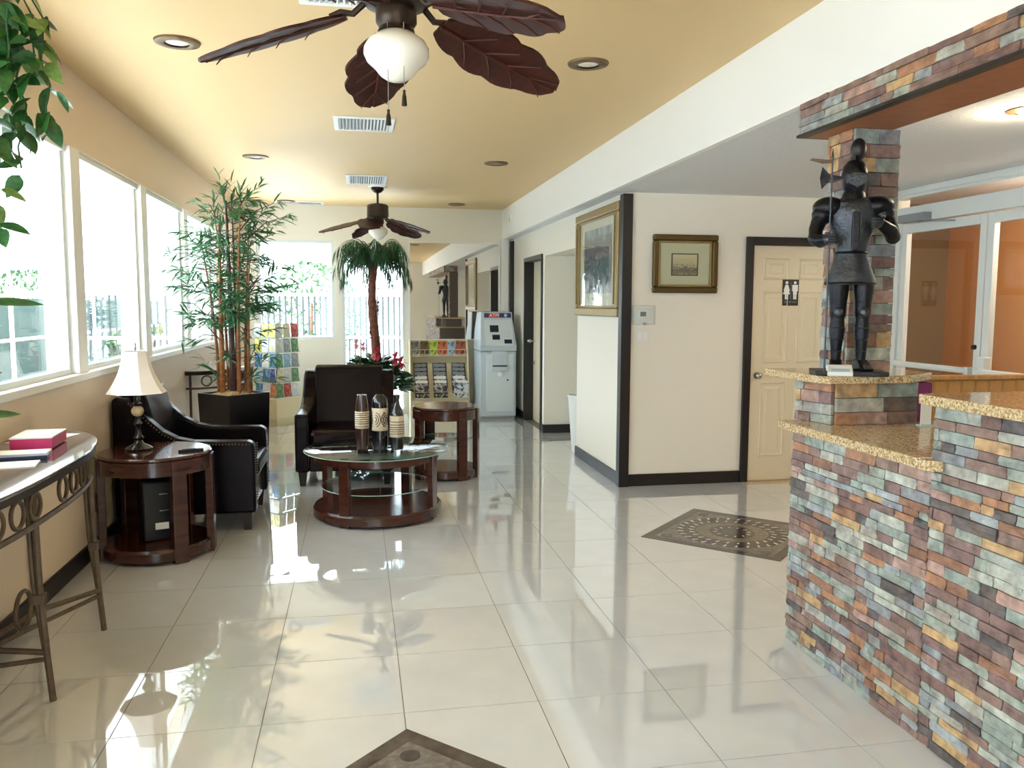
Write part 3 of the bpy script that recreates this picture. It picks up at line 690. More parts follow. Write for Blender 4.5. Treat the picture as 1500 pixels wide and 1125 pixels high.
# ================================================================ KNIGHT STATUE
kn = thing('knight_statue', 'black metal knight figure with halberd and plume standing on the counter pedestal', 'statue', (2.055, 3.165, ZH), rad(-22))
B(-.14, .15, -.10, .08, 0, .02).build('base', 'black', kn, bevel=.004)
for sx, lx in ((-1, -.045), (1, .055)):
    lg = MB().lathe([(.02, .05), (.021, .07), (.024, .12), (.033, .19), (.029, .235), (.034, .26), (.034, .28), (.036, .31), (.043, .36), (.042, .40)], 16, (lx, 0, 0))
    leg = lg.build('leg', 'armor', kn, smooth=True)
    MB().ball((lx, -.026, .265), (.02, .018, .026)).build('knee_guard', 'armor_light', leg, smooth=True)
    for z in (.10, .15, .20, .32, .36): MB().ring((lx, 0, z), .0335 if z > .25 else .023 + (z - .1) * .09, .0022, n=16, k=5).build('plate_edge', 'armor_light', leg, smooth=True)
    ft = MB().prism([(.035, .02), (-.075, .02), (-.088, .028), (-.06, .045), (-.015, .065), (.022, .066), (.035, .05)], -.026, .026, 'x').xf(Matrix.Translation((lx, 0, 0)) @ Matrix.Rotation(rad(-10 if sx < 0 else 12), 4, 'Z'))
    ft.build('foot', 'armor', kn, bevel=.008)
sk = MB().lathe([(.062, .52), (.068, .49), (.082, .45), (.098, .41), (.104, .385), (.10, .38), (.06, .40)], 24, sy=.78); sk.build('skirt', 'armor_light', kn, smooth=True)
MB().ring((0, 0, .388), .103, .004, n=24, k=6, sy=.78).build('skirt_hem', 'armor', kn, smooth=True)
MB().lathe([(.060, .50), (.063, .53), (.075, .58), (.092, .64), (.098, .68), (.088, .72), (.05, .745), (.04, .75)], 24, sy=.74).build('breastplate', 'armor_light', kn, smooth=True)
MB().prism([(-.012, .52), (.012, .52), (.016, .60), (.014, .68), (-.014, .68), (-.016, .60)], -.078, -.06, 'y').build('breast_ridge', 'armor', kn, bevel=.004)
MB().ring((0, 0, .515), .064, .006, n=24, k=6, sy=.78).build('belt', 'armor', kn, smooth=True)
MB().lathe([(.05, .735), (.046, .76), (.036, .775)], 18).build('gorget', 'armor', kn, smooth=True)
hl = MB().lathe([(.036, .765), (.046, .785), (.052, .82), (.052, .845), (.044, .875), (.028, .895), (.0, .903)], 20, sy=1.15).build('helmet', 'armor', kn, smooth=True)
MB().prism([(-.040, .80), (-.040, .835), (0, .845), (.040, .835), (.040, .80), (0, .775)], -.075, -.035, 'y').build('visor', 'armor_light', hl, bevel=.006)
MB().box(-.034, .034, -.0775, -.073, .826, .831).build('eye_slit', 'black', hl)
MB().prism([(.055, .80), (-.05, .84), (-.048, .88), (-.02, .915), (.03, .915), (.062, .87)], -.004, .004, 'x').build('crest', 'armor', hl)
MB().ball((.015, .02, .945), (.032, .040, .048)).ball((.010, .035, .905), (.024, .034, .045)).build('plume', 'black', hl, smooth=True)
for sx in (-1, 1):
    MB().ball((sx * .098, 0, .705), (.066, .062, .046)).ball((sx * .120, 0, .675), (.046, .052, .042)).build('pauldron', 'armor', kn, smooth=True)
a_l = MB().tube([(-.125, 0, .68), (-.148, -.01, .61), (-.150, -.03, .575)], [.034, .029, .029], 12).tube([(-.150, -.025, .575), (-.135, -.075, .56), (-.118, -.105, .565)], [.03, .028, .022], 12).ball((-.15, -.02, .578), .031)
a_l.build('arm', 'armor', kn, smooth=True)
a_r = MB().tube([(.125, 0, .68), (.155, .0, .61), (.158, -.02, .58)], [.034, .029, .029], 12).tube([(.158, -.02, .58), (.13, -.08, .60), (.09, -.10, .625)], [.03, .028, .022], 12).ball((.158, -.015, .58), .031)
a_r.build('arm', 'armor', kn, smooth=True)
def gaunt(c, dx):
    m_ = MB().ball(c, (.026, .024, .024))
    for k in range(4): m_.tube([(c[0] + dx * .01, c[1] - .008, c[2] - .016 + k * .0105), (c[0] + dx * .028, c[1] - .022, c[2] - .016 + k * .0105), (c[0] + dx * .018, c[1] - .036, c[2] - .016 + k * .0105), (c[0] - dx * .004, c[1] - .034, c[2] - .016 + k * .0105)], .0055, 6)
    m_.tube([(c[0] - dx * .01, c[1] - .01, c[2] + .016), (c[0] - dx * .016, c[1] - .028, c[2] + .02), (c[0] - dx * .002, c[1] - .038, c[2] + .022)], .006, 6)
    return m_
gaunt((-.112, -.108, .565), 1).build('gauntlet', 'armor_light', kn, smooth=True); gaunt((.08, -.102, .63), -1).build('gauntlet', 'armor_light', kn, smooth=True)
hb = MB().tube([(-.112, -.13, .02), (-.112, -.13, .90)], .0035, 8).build('halberd', 'armor_light', kn, smooth=True)
MB().prism([(-.118, .82), (-.150, .855), (-.158, .81), (-.150, .765), (-.118, .80)], -.133, -.127, 'y').build('axe_blade', 'armor', hb)
MB().prism([(-.106, .82), (-.075, .815), (-.068, .805), (-.106, .80)], -.133, -.127, 'y').build('back_spike', 'armor', hb)
MB().prism([(-.117, .89), (-.112, .93), (-.107, .89)], -.133, -.127, 'y').build('top_spike', 'armor', hb)
MB().prism([(-.112, .88), (-.19, .89), (-.2, .883), (-.15, .868), (-.112, .87)], -.134, -.126, 'y').build('hook', 'iron', hb)

# ================================================================ FURNITURE
def lens_slab(r, t, n=48): return [(r - .004, 0), (r, .003), (r, t - .003), (r - .004, t)]
def round_table(name, label, loc, rz, H, r_base, r_ring, r_top, glass_top, leg_w=.085, leg_ang=(45, 135, 225, 315), shelf=None):
    t = thing(name, label, 'coffee table' if glass_top else 'side table', loc, rz)
    MB().lathe([(0, .015), (r_base - .01, .015), (r_base, .022), (r_base, .075), (r_base - .012, .09), (0, .09)], 48).build('base_plate', 'wood', t, smooth=True)
    topz = H - (.012 if glass_top else .022)
    for a in leg_ang:
        L = MB().box(-leg_w / 2, leg_w / 2, -.022, .022, 0, topz)
        L.xf(Matrix.Rotation(rad(a), 4, 'Z') @ Matrix.Translation((0, -r_ring, 0)))
        L.build('leg', 'wood', t, bevel=.005)
    ap = .06 if glass_top else .085
    MB().lathe([(r_ring - .02, topz - ap), (r_ring + .012, topz - ap), (r_ring + .012, topz - .002), (r_ring - .02, topz - .002), (r_ring - .02, topz - ap)], 48).build('apron', 'wood', t, smooth=True)
    if glass_top:
        MB().lathe([(0, H - .012), (r_top - .012, H - .012), (r_top, H - .006), (r_top - .012, H), (0, H)], 64).build('glass_top', 'table_glass', t, smooth=True)
        MB().lathe([(r_top - .003, H - .009), (r_top + .001, H - .006), (r_top - .003, H - .003)], 64).build('glass_rim', 'glass_edge', t, smooth=True)
    else:
        MB().lathe([(0, H - .022), (r_top - .006, H - .022), (r_top, H - .016), (r_top, H - .006), (r_top - .006, H), (0, H)], 48).build('top', 'woodtop', t, smooth=True)
    if shelf:
        MB().lathe([(0, shelf), (r_ring - .03, shelf), (r_ring - .028, shelf + .004), (r_ring - .03, shelf + .008), (0, shelf + .008)], 48).build('glass_shelf', 'table_glass', t, smooth=True)
        MB().lathe([(r_ring - .029, shelf + .001), (r_ring - .026, shelf + .004), (r_ring - .029, shelf + .007)], 48).build('shelf_rim', 'glass_edge', t, smooth=True)
    return t
TX, TY = .125, 5.86
round_table('coffee_table', 'round mahogany coffee table with thick glass top and three vases', (TX, TY, 0), 0, .482, .455, .425, .515, True, leg_w=.075, leg_ang=(-32, 62, 148, 238), shelf=.215)
round_table('side_table', 'round mahogany side table with glass shelf in front of the magazine rack', (.745, 7.10, 0), 0, .625, .285, .275, .285, False, leg_w=.085, leg_ang=(25, 70, 140, 205, 300), shelf=.335)
round_table('side_table', 'round mahogany side table carrying the bell shaded lamp', (-1.205, 5.16, 0), 0, .625, .315, .305, .318, False, leg_w=.085, leg_ang=(35, 90, 160, 225, 290))

# black box unit inside the lamp table
bx = thing('speaker_box', 'black box with white label standing inside the lamp side table', 'speaker', (-1.19, 5.20, .09), rad(20))
B(-.12, .12, -.12, .12, 0, .36).build('body', 'planter', bx, bevel=.01)
B(-.055, .02, -.1225, -.12, .07, .11).build('white_label', 'paper', bx)
for z in (.18, .28): MB().box(-.03, .02, -.124, -.12, z, z + .006).build('trim_line', 'chrome', bx)
dp = thing('remote_control', 'slim black remote lying on the lamp side table', 'remote', (-.99, 5.09, .625), rad(15)); MB().box(-.07, .07, -.02, .02, 0, .014).build('body', 'planter', dp, bevel=.004); MB().box(-.05, .03, -.012, .012, .014, .017).build('buttons', 'screen', dp)

# vases
def vase(label, x, y, prof, m, band, bandmat, band_extra=None):
    t = thing('vase', label, 'vase', (x, y, .482), group='vases on the coffee table')
    MB().lathe(prof, 28).build('body', m, t, smooth=True)
    b = MB().lathe(band, 28).build('band', bandmat, t, smooth=True)
    if band_extra: band_extra(b)
    return t
def stripes(zs, r, m='vase_brown'):
    def f(b):
        for z in zs: MB().ring((0, 0, z), r, .0022, n=28, k=5).build('stripe', m, b)
    return f
def arcs(b):
    for c in (-.6, 1.2, 3.0, 4.8):
        for s in (-1, 1):
            for R in (.014, .028, .042):
                P = []
                for k in range(9):
                    a = rad(-75 + 150 * k / 8); du = s * (R * math.cos(a) - .045) ; z = .215 + R * 1.25 * math.sin(a)
                    th = c + du / .0575; P.append((.0575 * math.cos(th), .0575 * math.sin(th), z))
                MB().tube(P, .0025, 5).build('arc_line', 'vase_black', b)
vase('slim brown tapered vase with striped cream band on coffee table', .02, 5.82, [(.036, 0), (.044, .05), (.048, .14), (.048, .24), (.043, .32), (.034, .385), (.030, .385), (.028, .36)], 'vase_brown', [(.0480, .15), (.0492, .152), (.0495, .20), (.0492, .268), (.0478, .27)], 'vase_cream', stripes([.165, .185, .2, .215, .23, .245, .258], .0492))
vase('broad black vase with round spiral patterned band on coffee table', .145, 5.80, [(.05, 0), (.055, .03), (.0555, .10), (.0555, .33), (.05, .36), (.03, .383), (.022, .39), (.018, .385)], 'vase_black', [(.0555, .135), (.0568, .137), (.0568, .293), (.0555, .295)], 'vase_cream', arcs)
vase('black bottle vase with flared neck and wavy cream band on coffee table', .262, 5.77, [(.042, 0), (.048, .04), (.05, .12), (.05, .22), (.046, .26), (.032, .295), (.021, .325), (.019, .35), (.026, .385), (.022, .387), (.016, .36)], 'vase_black', [(.0502, .09), (.0515, .092), (.0515, .238), (.0498, .24)], 'vase_cream', stripes([.115, .13, .145, .16, .178, .2], .0515))

# armchairs (local: faces -Y, origin at floor centre)
def armchair(label, loc, rz, W=.80, D=.87):
    t = thing('armchair', label, 'armchair', loc, rz, group='dark leather armchairs')
    hw = W / 2; f = -D / 2; aw = .115
    prof = [(f, .12), (f - .002, .50), (f + .005, .575), (f + .03, .60), (f + .12, .602), (f + .38, .608), (f + .48, .63), (f + .57, .68), (f + .65, .755), (f + .72, .84), (f + .78, .895), (f + .83, .91), (f + .87, .89), (f + .87, .12)]
    for s in (-1, 1):
        x0, x1 = (-hw, -hw + aw) if s < 0 else (hw - aw, hw)
        arm = MB().prism(prof, x0, x1, 'x').build('arm', 'leather', t, bevel=.018)
        st = MB(); xo = x0 if s < 0 else x1
        for edge in ((x0 + .006), (x1 - .006)):
            for k in range(24): st.ball((edge, f - .003, .17 + k * .0175), .0045, 6, 4)
        # studs along the outer top edge
        tp = prof[3:11]
        for a, b in zip(tp[:-1], tp[1:]):
            n = max(1, int(math.dist(a, b) / .019))
            for k in range(n):
                u_ = k / n; st.ball((xo + (-.001 if s < 0 else .001), a[0] + (b[0] - a[0]) * u_, a[1] + (b[1] - a[1]) * u_ - .018), .0045, 6, 4)
        tag(st.build('stud_row', 'stud', arm), kind='stuff')
    B(-hw + aw - .004, hw - aw + .004, f + .03, D / 2 - .02, .12, .33).build('seat_base', 'leather', t, bevel=.01)
    B(-hw + aw + .002, hw - aw - .002, f - .012, D / 2 - .18, .332, .465).build('seat_cushion', 'leather', t, bevel=.04)
    bk = MB(); iw = hw - aw
    P = [(f + .55, .40), (f + .68, .88), (f + .705, .94), (f + .76, .957), (f + .82, .945), (f + .85, .90), (f + .85, .40)]
    bk.prism(P, -iw + .004 - .02, iw - .004 + .02, 'x'); bk.build('backrest', 'leather', t, bevel=.022)
    B(-hw + .02, hw - .02, f + .76, D / 2 - .004, .12, .90).build('back_panel', 'leather', t, bevel=.015)
    for sx in (-1, 1):
        for sy in (-1, 1):
            cx, cy_ = sx * (hw - .055), sy * (D / 2 - .06)
            L = MB(); vs = []
            for z, r in ((0, .022), (.125, .034)):
                for a, b in ((-1, -1), (1, -1), (1, 1), (-1, 1)): vs.append((cx + a * r, cy_ + b * r, z))
            L.add(vs, [(3, 2, 1, 0), (4, 5, 6, 7), (0, 1, 5, 4), (1, 2, 6, 5), (2, 3, 7, 6), (3, 0, 4, 7)]).build('leg', 'black', t)
    return t
armchair('dark brown leather armchair in profile against the window wall beside the lamp', (-1.115, 5.935, 0), rad(90))
armchair('dark brown leather armchair facing the viewer behind the coffee table', (-.10, 7.235, 0), rad(-3))

# table lamp
lp = thing('table_lamp', 'table lamp with cream bell shade and black base on the round side table', 'lamp', (-1.305, 5.19, .625))
MB().lathe([(.075, 0), (.078, .012), (.06, .025), (.03, .04), (.02, .06), (.03, .075), (.017, .09), (.014, .14), (.025, .16), (.015, .18), (.018, .20)], 24).build('base', 'lamp_black', lp, smooth=True)
MB().ball((0, 0, .235), (.036, .036, .034), 20, 12).build('stone_ball', 'onyx', lp, smooth=True)
MB().lathe([(.018, .265), (.026, .28), (.016, .29), (.02, .31), (.012, .33), (.01, .40)], 20).build('stem', 'lamp_black', lp, smooth=True)
sh = []
for k in range(11):
    u_ = k / 10; sh.append((.076 + (.170 - .076) * (1 - u_) ** 2.0, .345 + .25 * u_))
MB().lathe(sh + [(r - .004, z) for r, z in reversed(sh)], 8, sx=1, sy=1, a0=rad(22.5), a1=rad(22.5) + 2 * PI).build('shade', 'shade', lp, smooth=False)
MB().tube([(0, 0, .40), (0, 0, .62)], .004, 6).build('harp_rod', 'chrome', lp); MB().lathe([(.004, .60), (.009, .612), (.005, .62), (.008, .635), (0, .65)], 12).build('finial', 'chrome', lp, smooth=True)
MB().tube([(-.07, .07, .598), (.07, -.07, .598)], .003, 5).build('shade_spider', 'chrome', lp)

# demilune console tables
def console(label, loc, leg_y, group=None):
    t = thing('console_table', label, 'console table', loc, group='wrought iron console tables')
    Lh, Dp, H = 1.07, .47, .885
    def pt(a, k=1.0, e=2.6):
        c, s = math.cos(a), math.sin(a); f_ = (abs(c) ** e + abs(s) ** e) ** (-1 / e)
        return (Dp * k * f_ * c, Lh * k * f_ * s)
    N = 40
    P = [pt(-PI / 2 + PI * i / N) for i in range(N + 1)]
    MB().prism([(p[0], p[1]) for p in P], H - .012, H).build('glass_top', 'console_top', t, bevel=.004)
    P2 = [pt(-PI / 2 + PI * i / N, .985) for i in range(N + 1)]
    MB().prism([(p[0], p[1]) for p in P2], H - .04, H - .013).build('top_rim', 'dark_metal', t)
    P3 = [(p[0] * .93, p[1] * .96, H - .165) for p in P]
    MB().tube(P3, .011, 6).build('lower_rail', 'iron', t)
    # rings in the apron
    for k in range(15):
        y = -.98 + k * 1.96 / 14
        def ex(q): return Dp * .955 * max(0, 1 - (abs(q) / (Lh * .955)) ** 2.6) ** (1 / 2.6)
        x = ex(y); tn = math.atan2(.02, ex(y + .01) - ex(y - .01))
        if min(abs(y - q) for q in leg_y) < .06: continue
        R = MB().ring((0, 0, 0), .047, .008, 'y', 20, 6).xf(Matrix.Translation((x - .012, y, H - .098)) @ Matrix.Rotation(tn, 4, 'Z'))
        R.build('ring', 'iron', t, smooth=True)
    for y in leg_y:
        x = Dp * (1 - (abs(y) / Lh) ** 2.6) ** (1 / 2.6) - (.07 if abs(y) < .1 else .02)
        lg = MB().tube([(x - .02, y, H - .03), (x - .015, y, .45), (x, y, .16), (x + .012, y, 0)], .013, 8).tube([(x - .045, y + .0, H - .03), (x - .035, y, .45), (x - .008, y, .2)], .010, 8)
        L = lg.build('leg', 'iron', t, smooth=True)
        MB().box(x - .035, x + .005, y - .02, y + .02, .38, .42).build('collar', 'iron', L, bevel=.004)
    for y in (-Lh + .12, Lh - .12):
        MB().tube([(.025, y, H - .03), (.02, y, 0)], .012, 8).build('leg', 'iron', t, smooth=True)
    for y in leg_y:
        x = Dp * (1 - (abs(y) / Lh) ** 2.6) ** (1 / 2.6) - (.07 if abs(y) < .1 else .02)
        MB().tube([(x, y, .19), (x * .6, y * .6, .21), (.10, 0, .19)], .012, 8).build('stretcher', 'iron', t, smooth=True)
        MB().tube([(x, y, .165), (x * .55, y * .55, .15), (.10, 0, .165)], .010, 8).build('stretcher', 'iron', t, smooth=True)
    for y in (.20, -.20): MB().ring((.25, y, .29), .075, .009, 'x', 20, 6).build('stretcher_ring', 'iron', t, smooth=True)
    return t
console('half round iron ringed console table with polished top in the left foreground', (XL + .002, 3.24, 0), (-.69, 0, .69))
console('half round iron console table against the window wall behind the bamboo planter', (XL + .002, 8.96, 0), (-.69, 0, .69))
# things on the near console
zt = .885
pk = thing('pink_box', 'magenta sided box with white lid on the near console table', 'box', (-1.365, 3.82, zt + .004), rad(5))
B(-.08, .08, -.12, .12, 0, .045).build('body', 'pink', pk, bevel=.002); B(-.081, .081, -.121, .121, .045, .051).build('lid', 'paper', pk)
tag(B(-.09, .09, -.14, .14, 0, .003).build('paper_sheet', 'paper', loc=(-1.42, 4.02, zt), rz=rad(-14)), 'white paper sheet under the magenta box', 'paper')
tag(B(-.115, .115, -.055, .055, 0, .012).build('leaflet_stack', 'paper', loc=(-1.37, 3.60, zt), rz=rad(8), bevel=.002), 'stack of white leaflets on console beside the magenta box', 'leaflets')
tag(B(-.14, .14, -.028, .028, 0, .016).build('folder', 'navy', loc=(-1.36, 3.485, zt), rz=rad(10), bevel=.003), 'narrow navy folder lying on the near console table', 'folder')
tag(B(-.105, .105, -.07, .07, 0, .004).build('paper_sheet', 'paper', loc=(-1.32, 3.36, zt), rz=rad(12)), 'white paper sheet in front of the navy folder', 'paper')

# ================================================================ PLANTS
def leafpoly(L, Wd, n=5, fold=.12, droop=.0, shape=1.0):
    """thin leaf along +X, folded along the midrib"""
    m_ = MB(); top = []; 
    vs = [(0, 0, 0)]
    for i in range(1, n):
        u_ = i / n; wv = Wd * math.sin(PI * u_ ** shape) ** .8
        z = -droop * L * u_ * u_
        vs += [(u_ * L, wv / 2, z + fold * wv), (u_ * L, 0, z), (u_ * L, -wv / 2, z + fold * wv)]
    vs.append((L, 0, -droop * L)); fs = [(0, 2, 1), (0, 3, 2)]
    for i in range(n - 2):
        a = 1 + 3 * i; b = a + 3
        fs += [(a, a + 1, b + 1, b), (a + 1, a + 2, b + 2, b + 1)]
    e = len(vs) - 1; a = 1 + 3 * (n - 2)
    fs += [(a, a + 1, e), (a + 1, a + 2, e)]
    m_.add(vs, fs); return m_
def orient(p, d, roll=0, s=1.0):
    d = Vector(d).normalized(); q = d.to_track_quat('X', 'Z')
    return Matrix.Translation(p) @ q.to_matrix().to_4x4() @ Matrix.Rotation(roll, 4, 'X') @ Matrix.Scale(s, 4)

# bamboo in square planter
PX, PY, PZ = -1.04, 7.20, .755
bp = thing('bamboo_plant', 'tall artificial bamboo in a square black planter by the left windows', 'plant', (PX, PY, 0))
hd = .292
def sq(r): return [(0, -r), (r, 0), (0, r), (-r, 0)]
vs = [(x, y, 0) for x, y in sq(hd * .9)] + [(x, y, PZ) for x, y in sq(hd)] + [(x, y, PZ) for x, y in sq(hd - .025)] + [(x, y, PZ - .04) for x, y in sq(hd - .03)]
fs = [(3, 2, 1, 0)] + [(k * 4 + i, k * 4 + (i + 1) % 4, k * 4 + 4 + (i + 1) % 4, k * 4 + 4 + i) for k in range(3) for i in range(4)] + [(12, 13, 14, 15)]
MB().add(vs, fs).build('planter', 'planter', bp)
mo = MB(); n = 8
mo.add([(x, y, PZ - .025) for x, y in sq(hd - .03)] + [(0, 0, PZ + .03)], [(0, 1, 4), (1, 2, 4), (2, 3, 4), (3, 0, 4)]).build('moss', 'moss', bp)
rb = random.Random(5); bl = MB(); L0 = leafpoly(1, .145, 3, .1, .25)
culms = [(-.085, -.02, 2.20, .024, 'culm'), (-.125, .05, 2.0, .016, 'culm'), (-.05, .06, 2.3, .013, 'culm'), (.0, -.03, 2.38, .028, 'culm_dark'), (.05, -.04, 2.35, .019, 'culm'), (.10, .02, 2.1, .017, 'culm'), (.13, -.03, 1.9, .015, 'culm'), (.02, .09, 2.45, .013, 'culm_dark')]
def spray(p, d, n_, ln):
    d = Vector(d).normalized()
    for k in range(n_):
        dd = d + Vector((rb.gauss(0, .55), rb.gauss(0, .55), rb.gauss(-.25, .4)))
        s = ln * rb.uniform(.6, 1.15)
        A = orient(Vector(p) + d * rb.uniform(-.06, .1), dd, rb.uniform(-.8, .8), s)
        bl.add([A @ Vector(v) for v in L0.v], L0.f)
tw = MB()
for (cx, cy_, top, r, mt) in culms:
    lx_, ly_ = rb.uniform(-.05, .1) + cx * .5, rb.uniform(-.1, .1)
    pts = []; rs = []
    nseg = 9
    for k in range(nseg * 3 + 1):
        u_ = k / (nseg * 3); z = PZ - .03 + (top - PZ) * u_
        bump_ = 1.18 if k % 3 == 0 else 1.0
        pts.append((cx + lx_ * u_ * u_, cy_ + ly_ * u_ * u_, z)); rs.append(r * (1 - .72 * u_) * bump_)
    MB().tube(pts, rs, 8).build('culm', mt, bp, smooth=True)
    # branches with leaves
    for k in range(17):
        u_ = rb.uniform(.42, 1.0) if k > 0 else rb.uniform(.08, .3)
        i = int(u_ * nseg * 3); p = Vector(pts[i]); a = rb.uniform(0, 2 * PI)
        ln = rb.uniform(.10, .40) * (1.0 if u_ > .35 else .9)
        d = Vector((math.cos(a), math.sin(a) * .8, rb.uniform(-.05, .6)))
        e = p + d.normalized() * ln + Vector((0, 0, -.04))
        wx = e.x + PX
        if wx < -1.50: e.x = -1.50 - PX
        tw.tube([p, (p + e) / 2 + Vector((0, 0, .03)), e], [.004, .003, .0015], 4)
        for q in (.45, .75, 1.0): spray(p + (e - p) * q, d, 5 if q < 1 else 7, .125)
    spray(pts[-1], (0, 0, 1), 8, .14)
# top feathery shoot leaning right
for (e, z) in (((.24, -.05), 2.46), ((.36, 0), 2.34), ((.46, .02), 2.24), ((-.05, -.02), 2.46), ((-.24, -.06), 1.45), ((-.34, -.08), 1.75), ((-.36, -.05), 1.42), ((.34, -.06), 1.75), ((.38, 0), 1.80), ((-.20, .0), .98), ((.2, -.1), .95)):
    p = Vector((e[0] * .25, e[1], z - .22)); q = Vector((e[0], e[1], z))
    tw.tube([p, (p + q) / 2 + Vector((0, 0, .05)), q], [.005, .004, .002], 4)
    for u_ in (.5, .7, .85, 1.0): spray(p + (q - p) * u_, q - p, 5, .125)
def clampx(mb): mb.v = [(max(v[0], -1.555 - PX), v[1], min(v[2], 2.74)) for v in mb.v]
clampx(bl); clampx(tw)
tag(bl.build('foliage', 'bamboo_leaf', bp), kind='stuff'); tag(tw.build('twigs', 'culm_dark', bp), kind='stuff')

# palm with flowers
pp = thing('palm_plant', 'artificial palm with brown trunk rising from a ring of red flowers behind the armchair', 'plant', (.18, 10.25, 0))
MB().lathe([(.15, 0), (.16, .02), (.21, .42), (.225, .45), (.215, .47), (.19, .46), (.18, .43), (0, .43)], 28).build('pot', 'terracotta', pp, smooth=True)
tr = [(0.02 + .025 * math.sin(k * .35), 0, .42 + k * .085) for k in range(20)]
MB().tube(tr, [.062 * (1 - .015 * k) * (1.06 if k % 2 else .94) for k in range(20)], 12).build('trunk', 'bark', pp, smooth=True)
scl = MB(); rp = random.Random(3)
for k in range(70):
    z = .75 + rp.random() * 1.05; a = rp.uniform(0, 2 * PI); r_ = .053
    A = orient((.02 + r_ * math.cos(a), r_ * math.sin(a), z), (math.cos(a) * .7, math.sin(a) * .7, 1), 0, .06)
    lf = leafpoly(1, .5, 3); scl.add([A @ Vector(v) for v in lf.v], lf.f)
tag(scl.build('bark_scales', 'bark', pp), kind='stuff')
def frond(a, ln, rise, droop):
    m_ = MB(); P = []
    for k in range(11):
        u_ = k / 10; r_ = ln * u_; P.append(Vector((r_ * math.cos(a), r_ * math.sin(a), rise * math.sin(PI * min(1, u_ * 1.15) * .55) - droop * u_ ** 2.2)))
    m_.tube(P, [.007 * (1 - .8 * k / 10) for k in range(11)], 5)
    for k in range(2, 11):
        t_ = (P[min(k + 1, 10)] - P[k - 1]).normalized(); side = t_.cross(Vector((0, 0, 1))).normalized()
        for s in (-1, 1):
            for q in range(3):
                p0 = P[k] - t_ * (.016 * q)
                d = (side * s * (1.0 - .05 * k) + t_ * .9 + Vector((0, 0, -.75 + rp.uniform(-.3, .1))))
                l_ = .34 * (1 - .045 * k) * rp.uniform(.75, 1.15); lf = leafpoly(1, .055, 3, .1, .3); A = orient(p0, d, rp.uniform(-.5, .5), l_)
                m_.add([A @ Vector(v) for v in lf.v], lf.f)
    return m_
for k in range(23):
    a = 2 * PI * k / 23 + rp.uniform(-.12, .12); low = k % 3
    frond(a, rp.uniform(.40, .54), [.30, .22, .36][low], [.38, .44, .24][low]).build('frond', 'palm_leaf', pp, loc=(.03, 0, 2.03))
fo = MB()
for k in range(420):
    a = rp.uniform(0, 2 * PI); r_ = .39 * math.sqrt(rp.random()); z = .48 + .36 * math.sqrt(max(0, 1 - (r_ / .40) ** 2)) * rp.uniform(.5, 1.0) - (.15 * rp.random() if r_ > .28 else 0)
    d = Vector((math.cos(a) * (r_ + .1), math.sin(a) * (r_ + .1), rp.uniform(-.1, .3))); lf = leafpoly(1, .65, 4, .1, .2); A = orient((r_ * math.cos(a), r_ * math.sin(a), z), d, rp.uniform(-.6, .6), rp.uniform(.11, .17))
    fo.add([A @ Vector(v) for v in lf.v], lf.f)
tag(fo.build('flower_foliage', 'palm_leaf', pp), kind='stuff')
for (fx, fy, fz, mm_) in ((.04, -.30, .92, 'flower'), (.26, -.26, .86, 'flower'), (-.2, -.2, 1.03, 'pink_flower'), (.33, -.18, .80, 'flower'), (-.12, -.24, 1.0, 'pink_flower')):
    f_ = MB()
    for k in range(9):
        a = 2 * PI * k / 9; lf = leafpoly(1, .5, 4, .1, .25); A = orient((fx, fy, fz), (math.cos(a), -.35 - .2 * (k % 2), math.sin(a)), 0, .10 if mm_ == 'flower' else .075); f_.add([A @ Vector(v) for v in lf.v], lf.f)
    f_.ball((fx, fy, fz + .01), .014, 8, 5); f_.tube([(fx * .8, fy * .8, .55), (fx, fy, fz)], .004, 5)
    f_.build('flower', mm_, pp)

# hanging vine in the near left corner, leaves are single parts
hv = thing('hanging_vine', 'hanging basket of trailing glossy green vines at the left edge', 'plant', (-1.37, 3.40, HC))
MB().tube([(0, 0, 0), (0, 0, -.12)], .004, 6).build('hook', 'chrome', hv)
MB().lathe([(.0, -.30), (.09, -.29), (.13, -.22), (.14, -.14), (.132, -.14), (.12, -.2), (0, -.2)], 20).build('basket', 'terracotta', hv, smooth=True)
for k in range(3):
    a = 2 * PI * k / 3; MB().tube([(.135 * math.cos(a), .135 * math.sin(a), -.14), (0, 0, -.10)], .002, 4).build('chain', 'chrome', hv)
rv = random.Random(12); LV = [leafpoly(1, w_, 6, .12, dr_, sh_).mesh('leaf', M[mt_], True) for w_, dr_, sh_, mt_ in ((.5, .15, .8, 'leaf'), (.42, .3, .8, 'leaf'), (.55, .1, .75, 'leaf'), (.48, .2, .8, 'leaf_light'))]
vines = [(.05, -.02, -1.0), (.10, .04, -.75), (-.02, .06, -.85), (.12, -.06, -.55), (.0, -.08, -1.15), (.15, .02, -.45), (-.08, -.05, -.95), (.07, .08, -.62), (.17, .05, -.62), (.03, .0, -.7)]
nleaf = 0
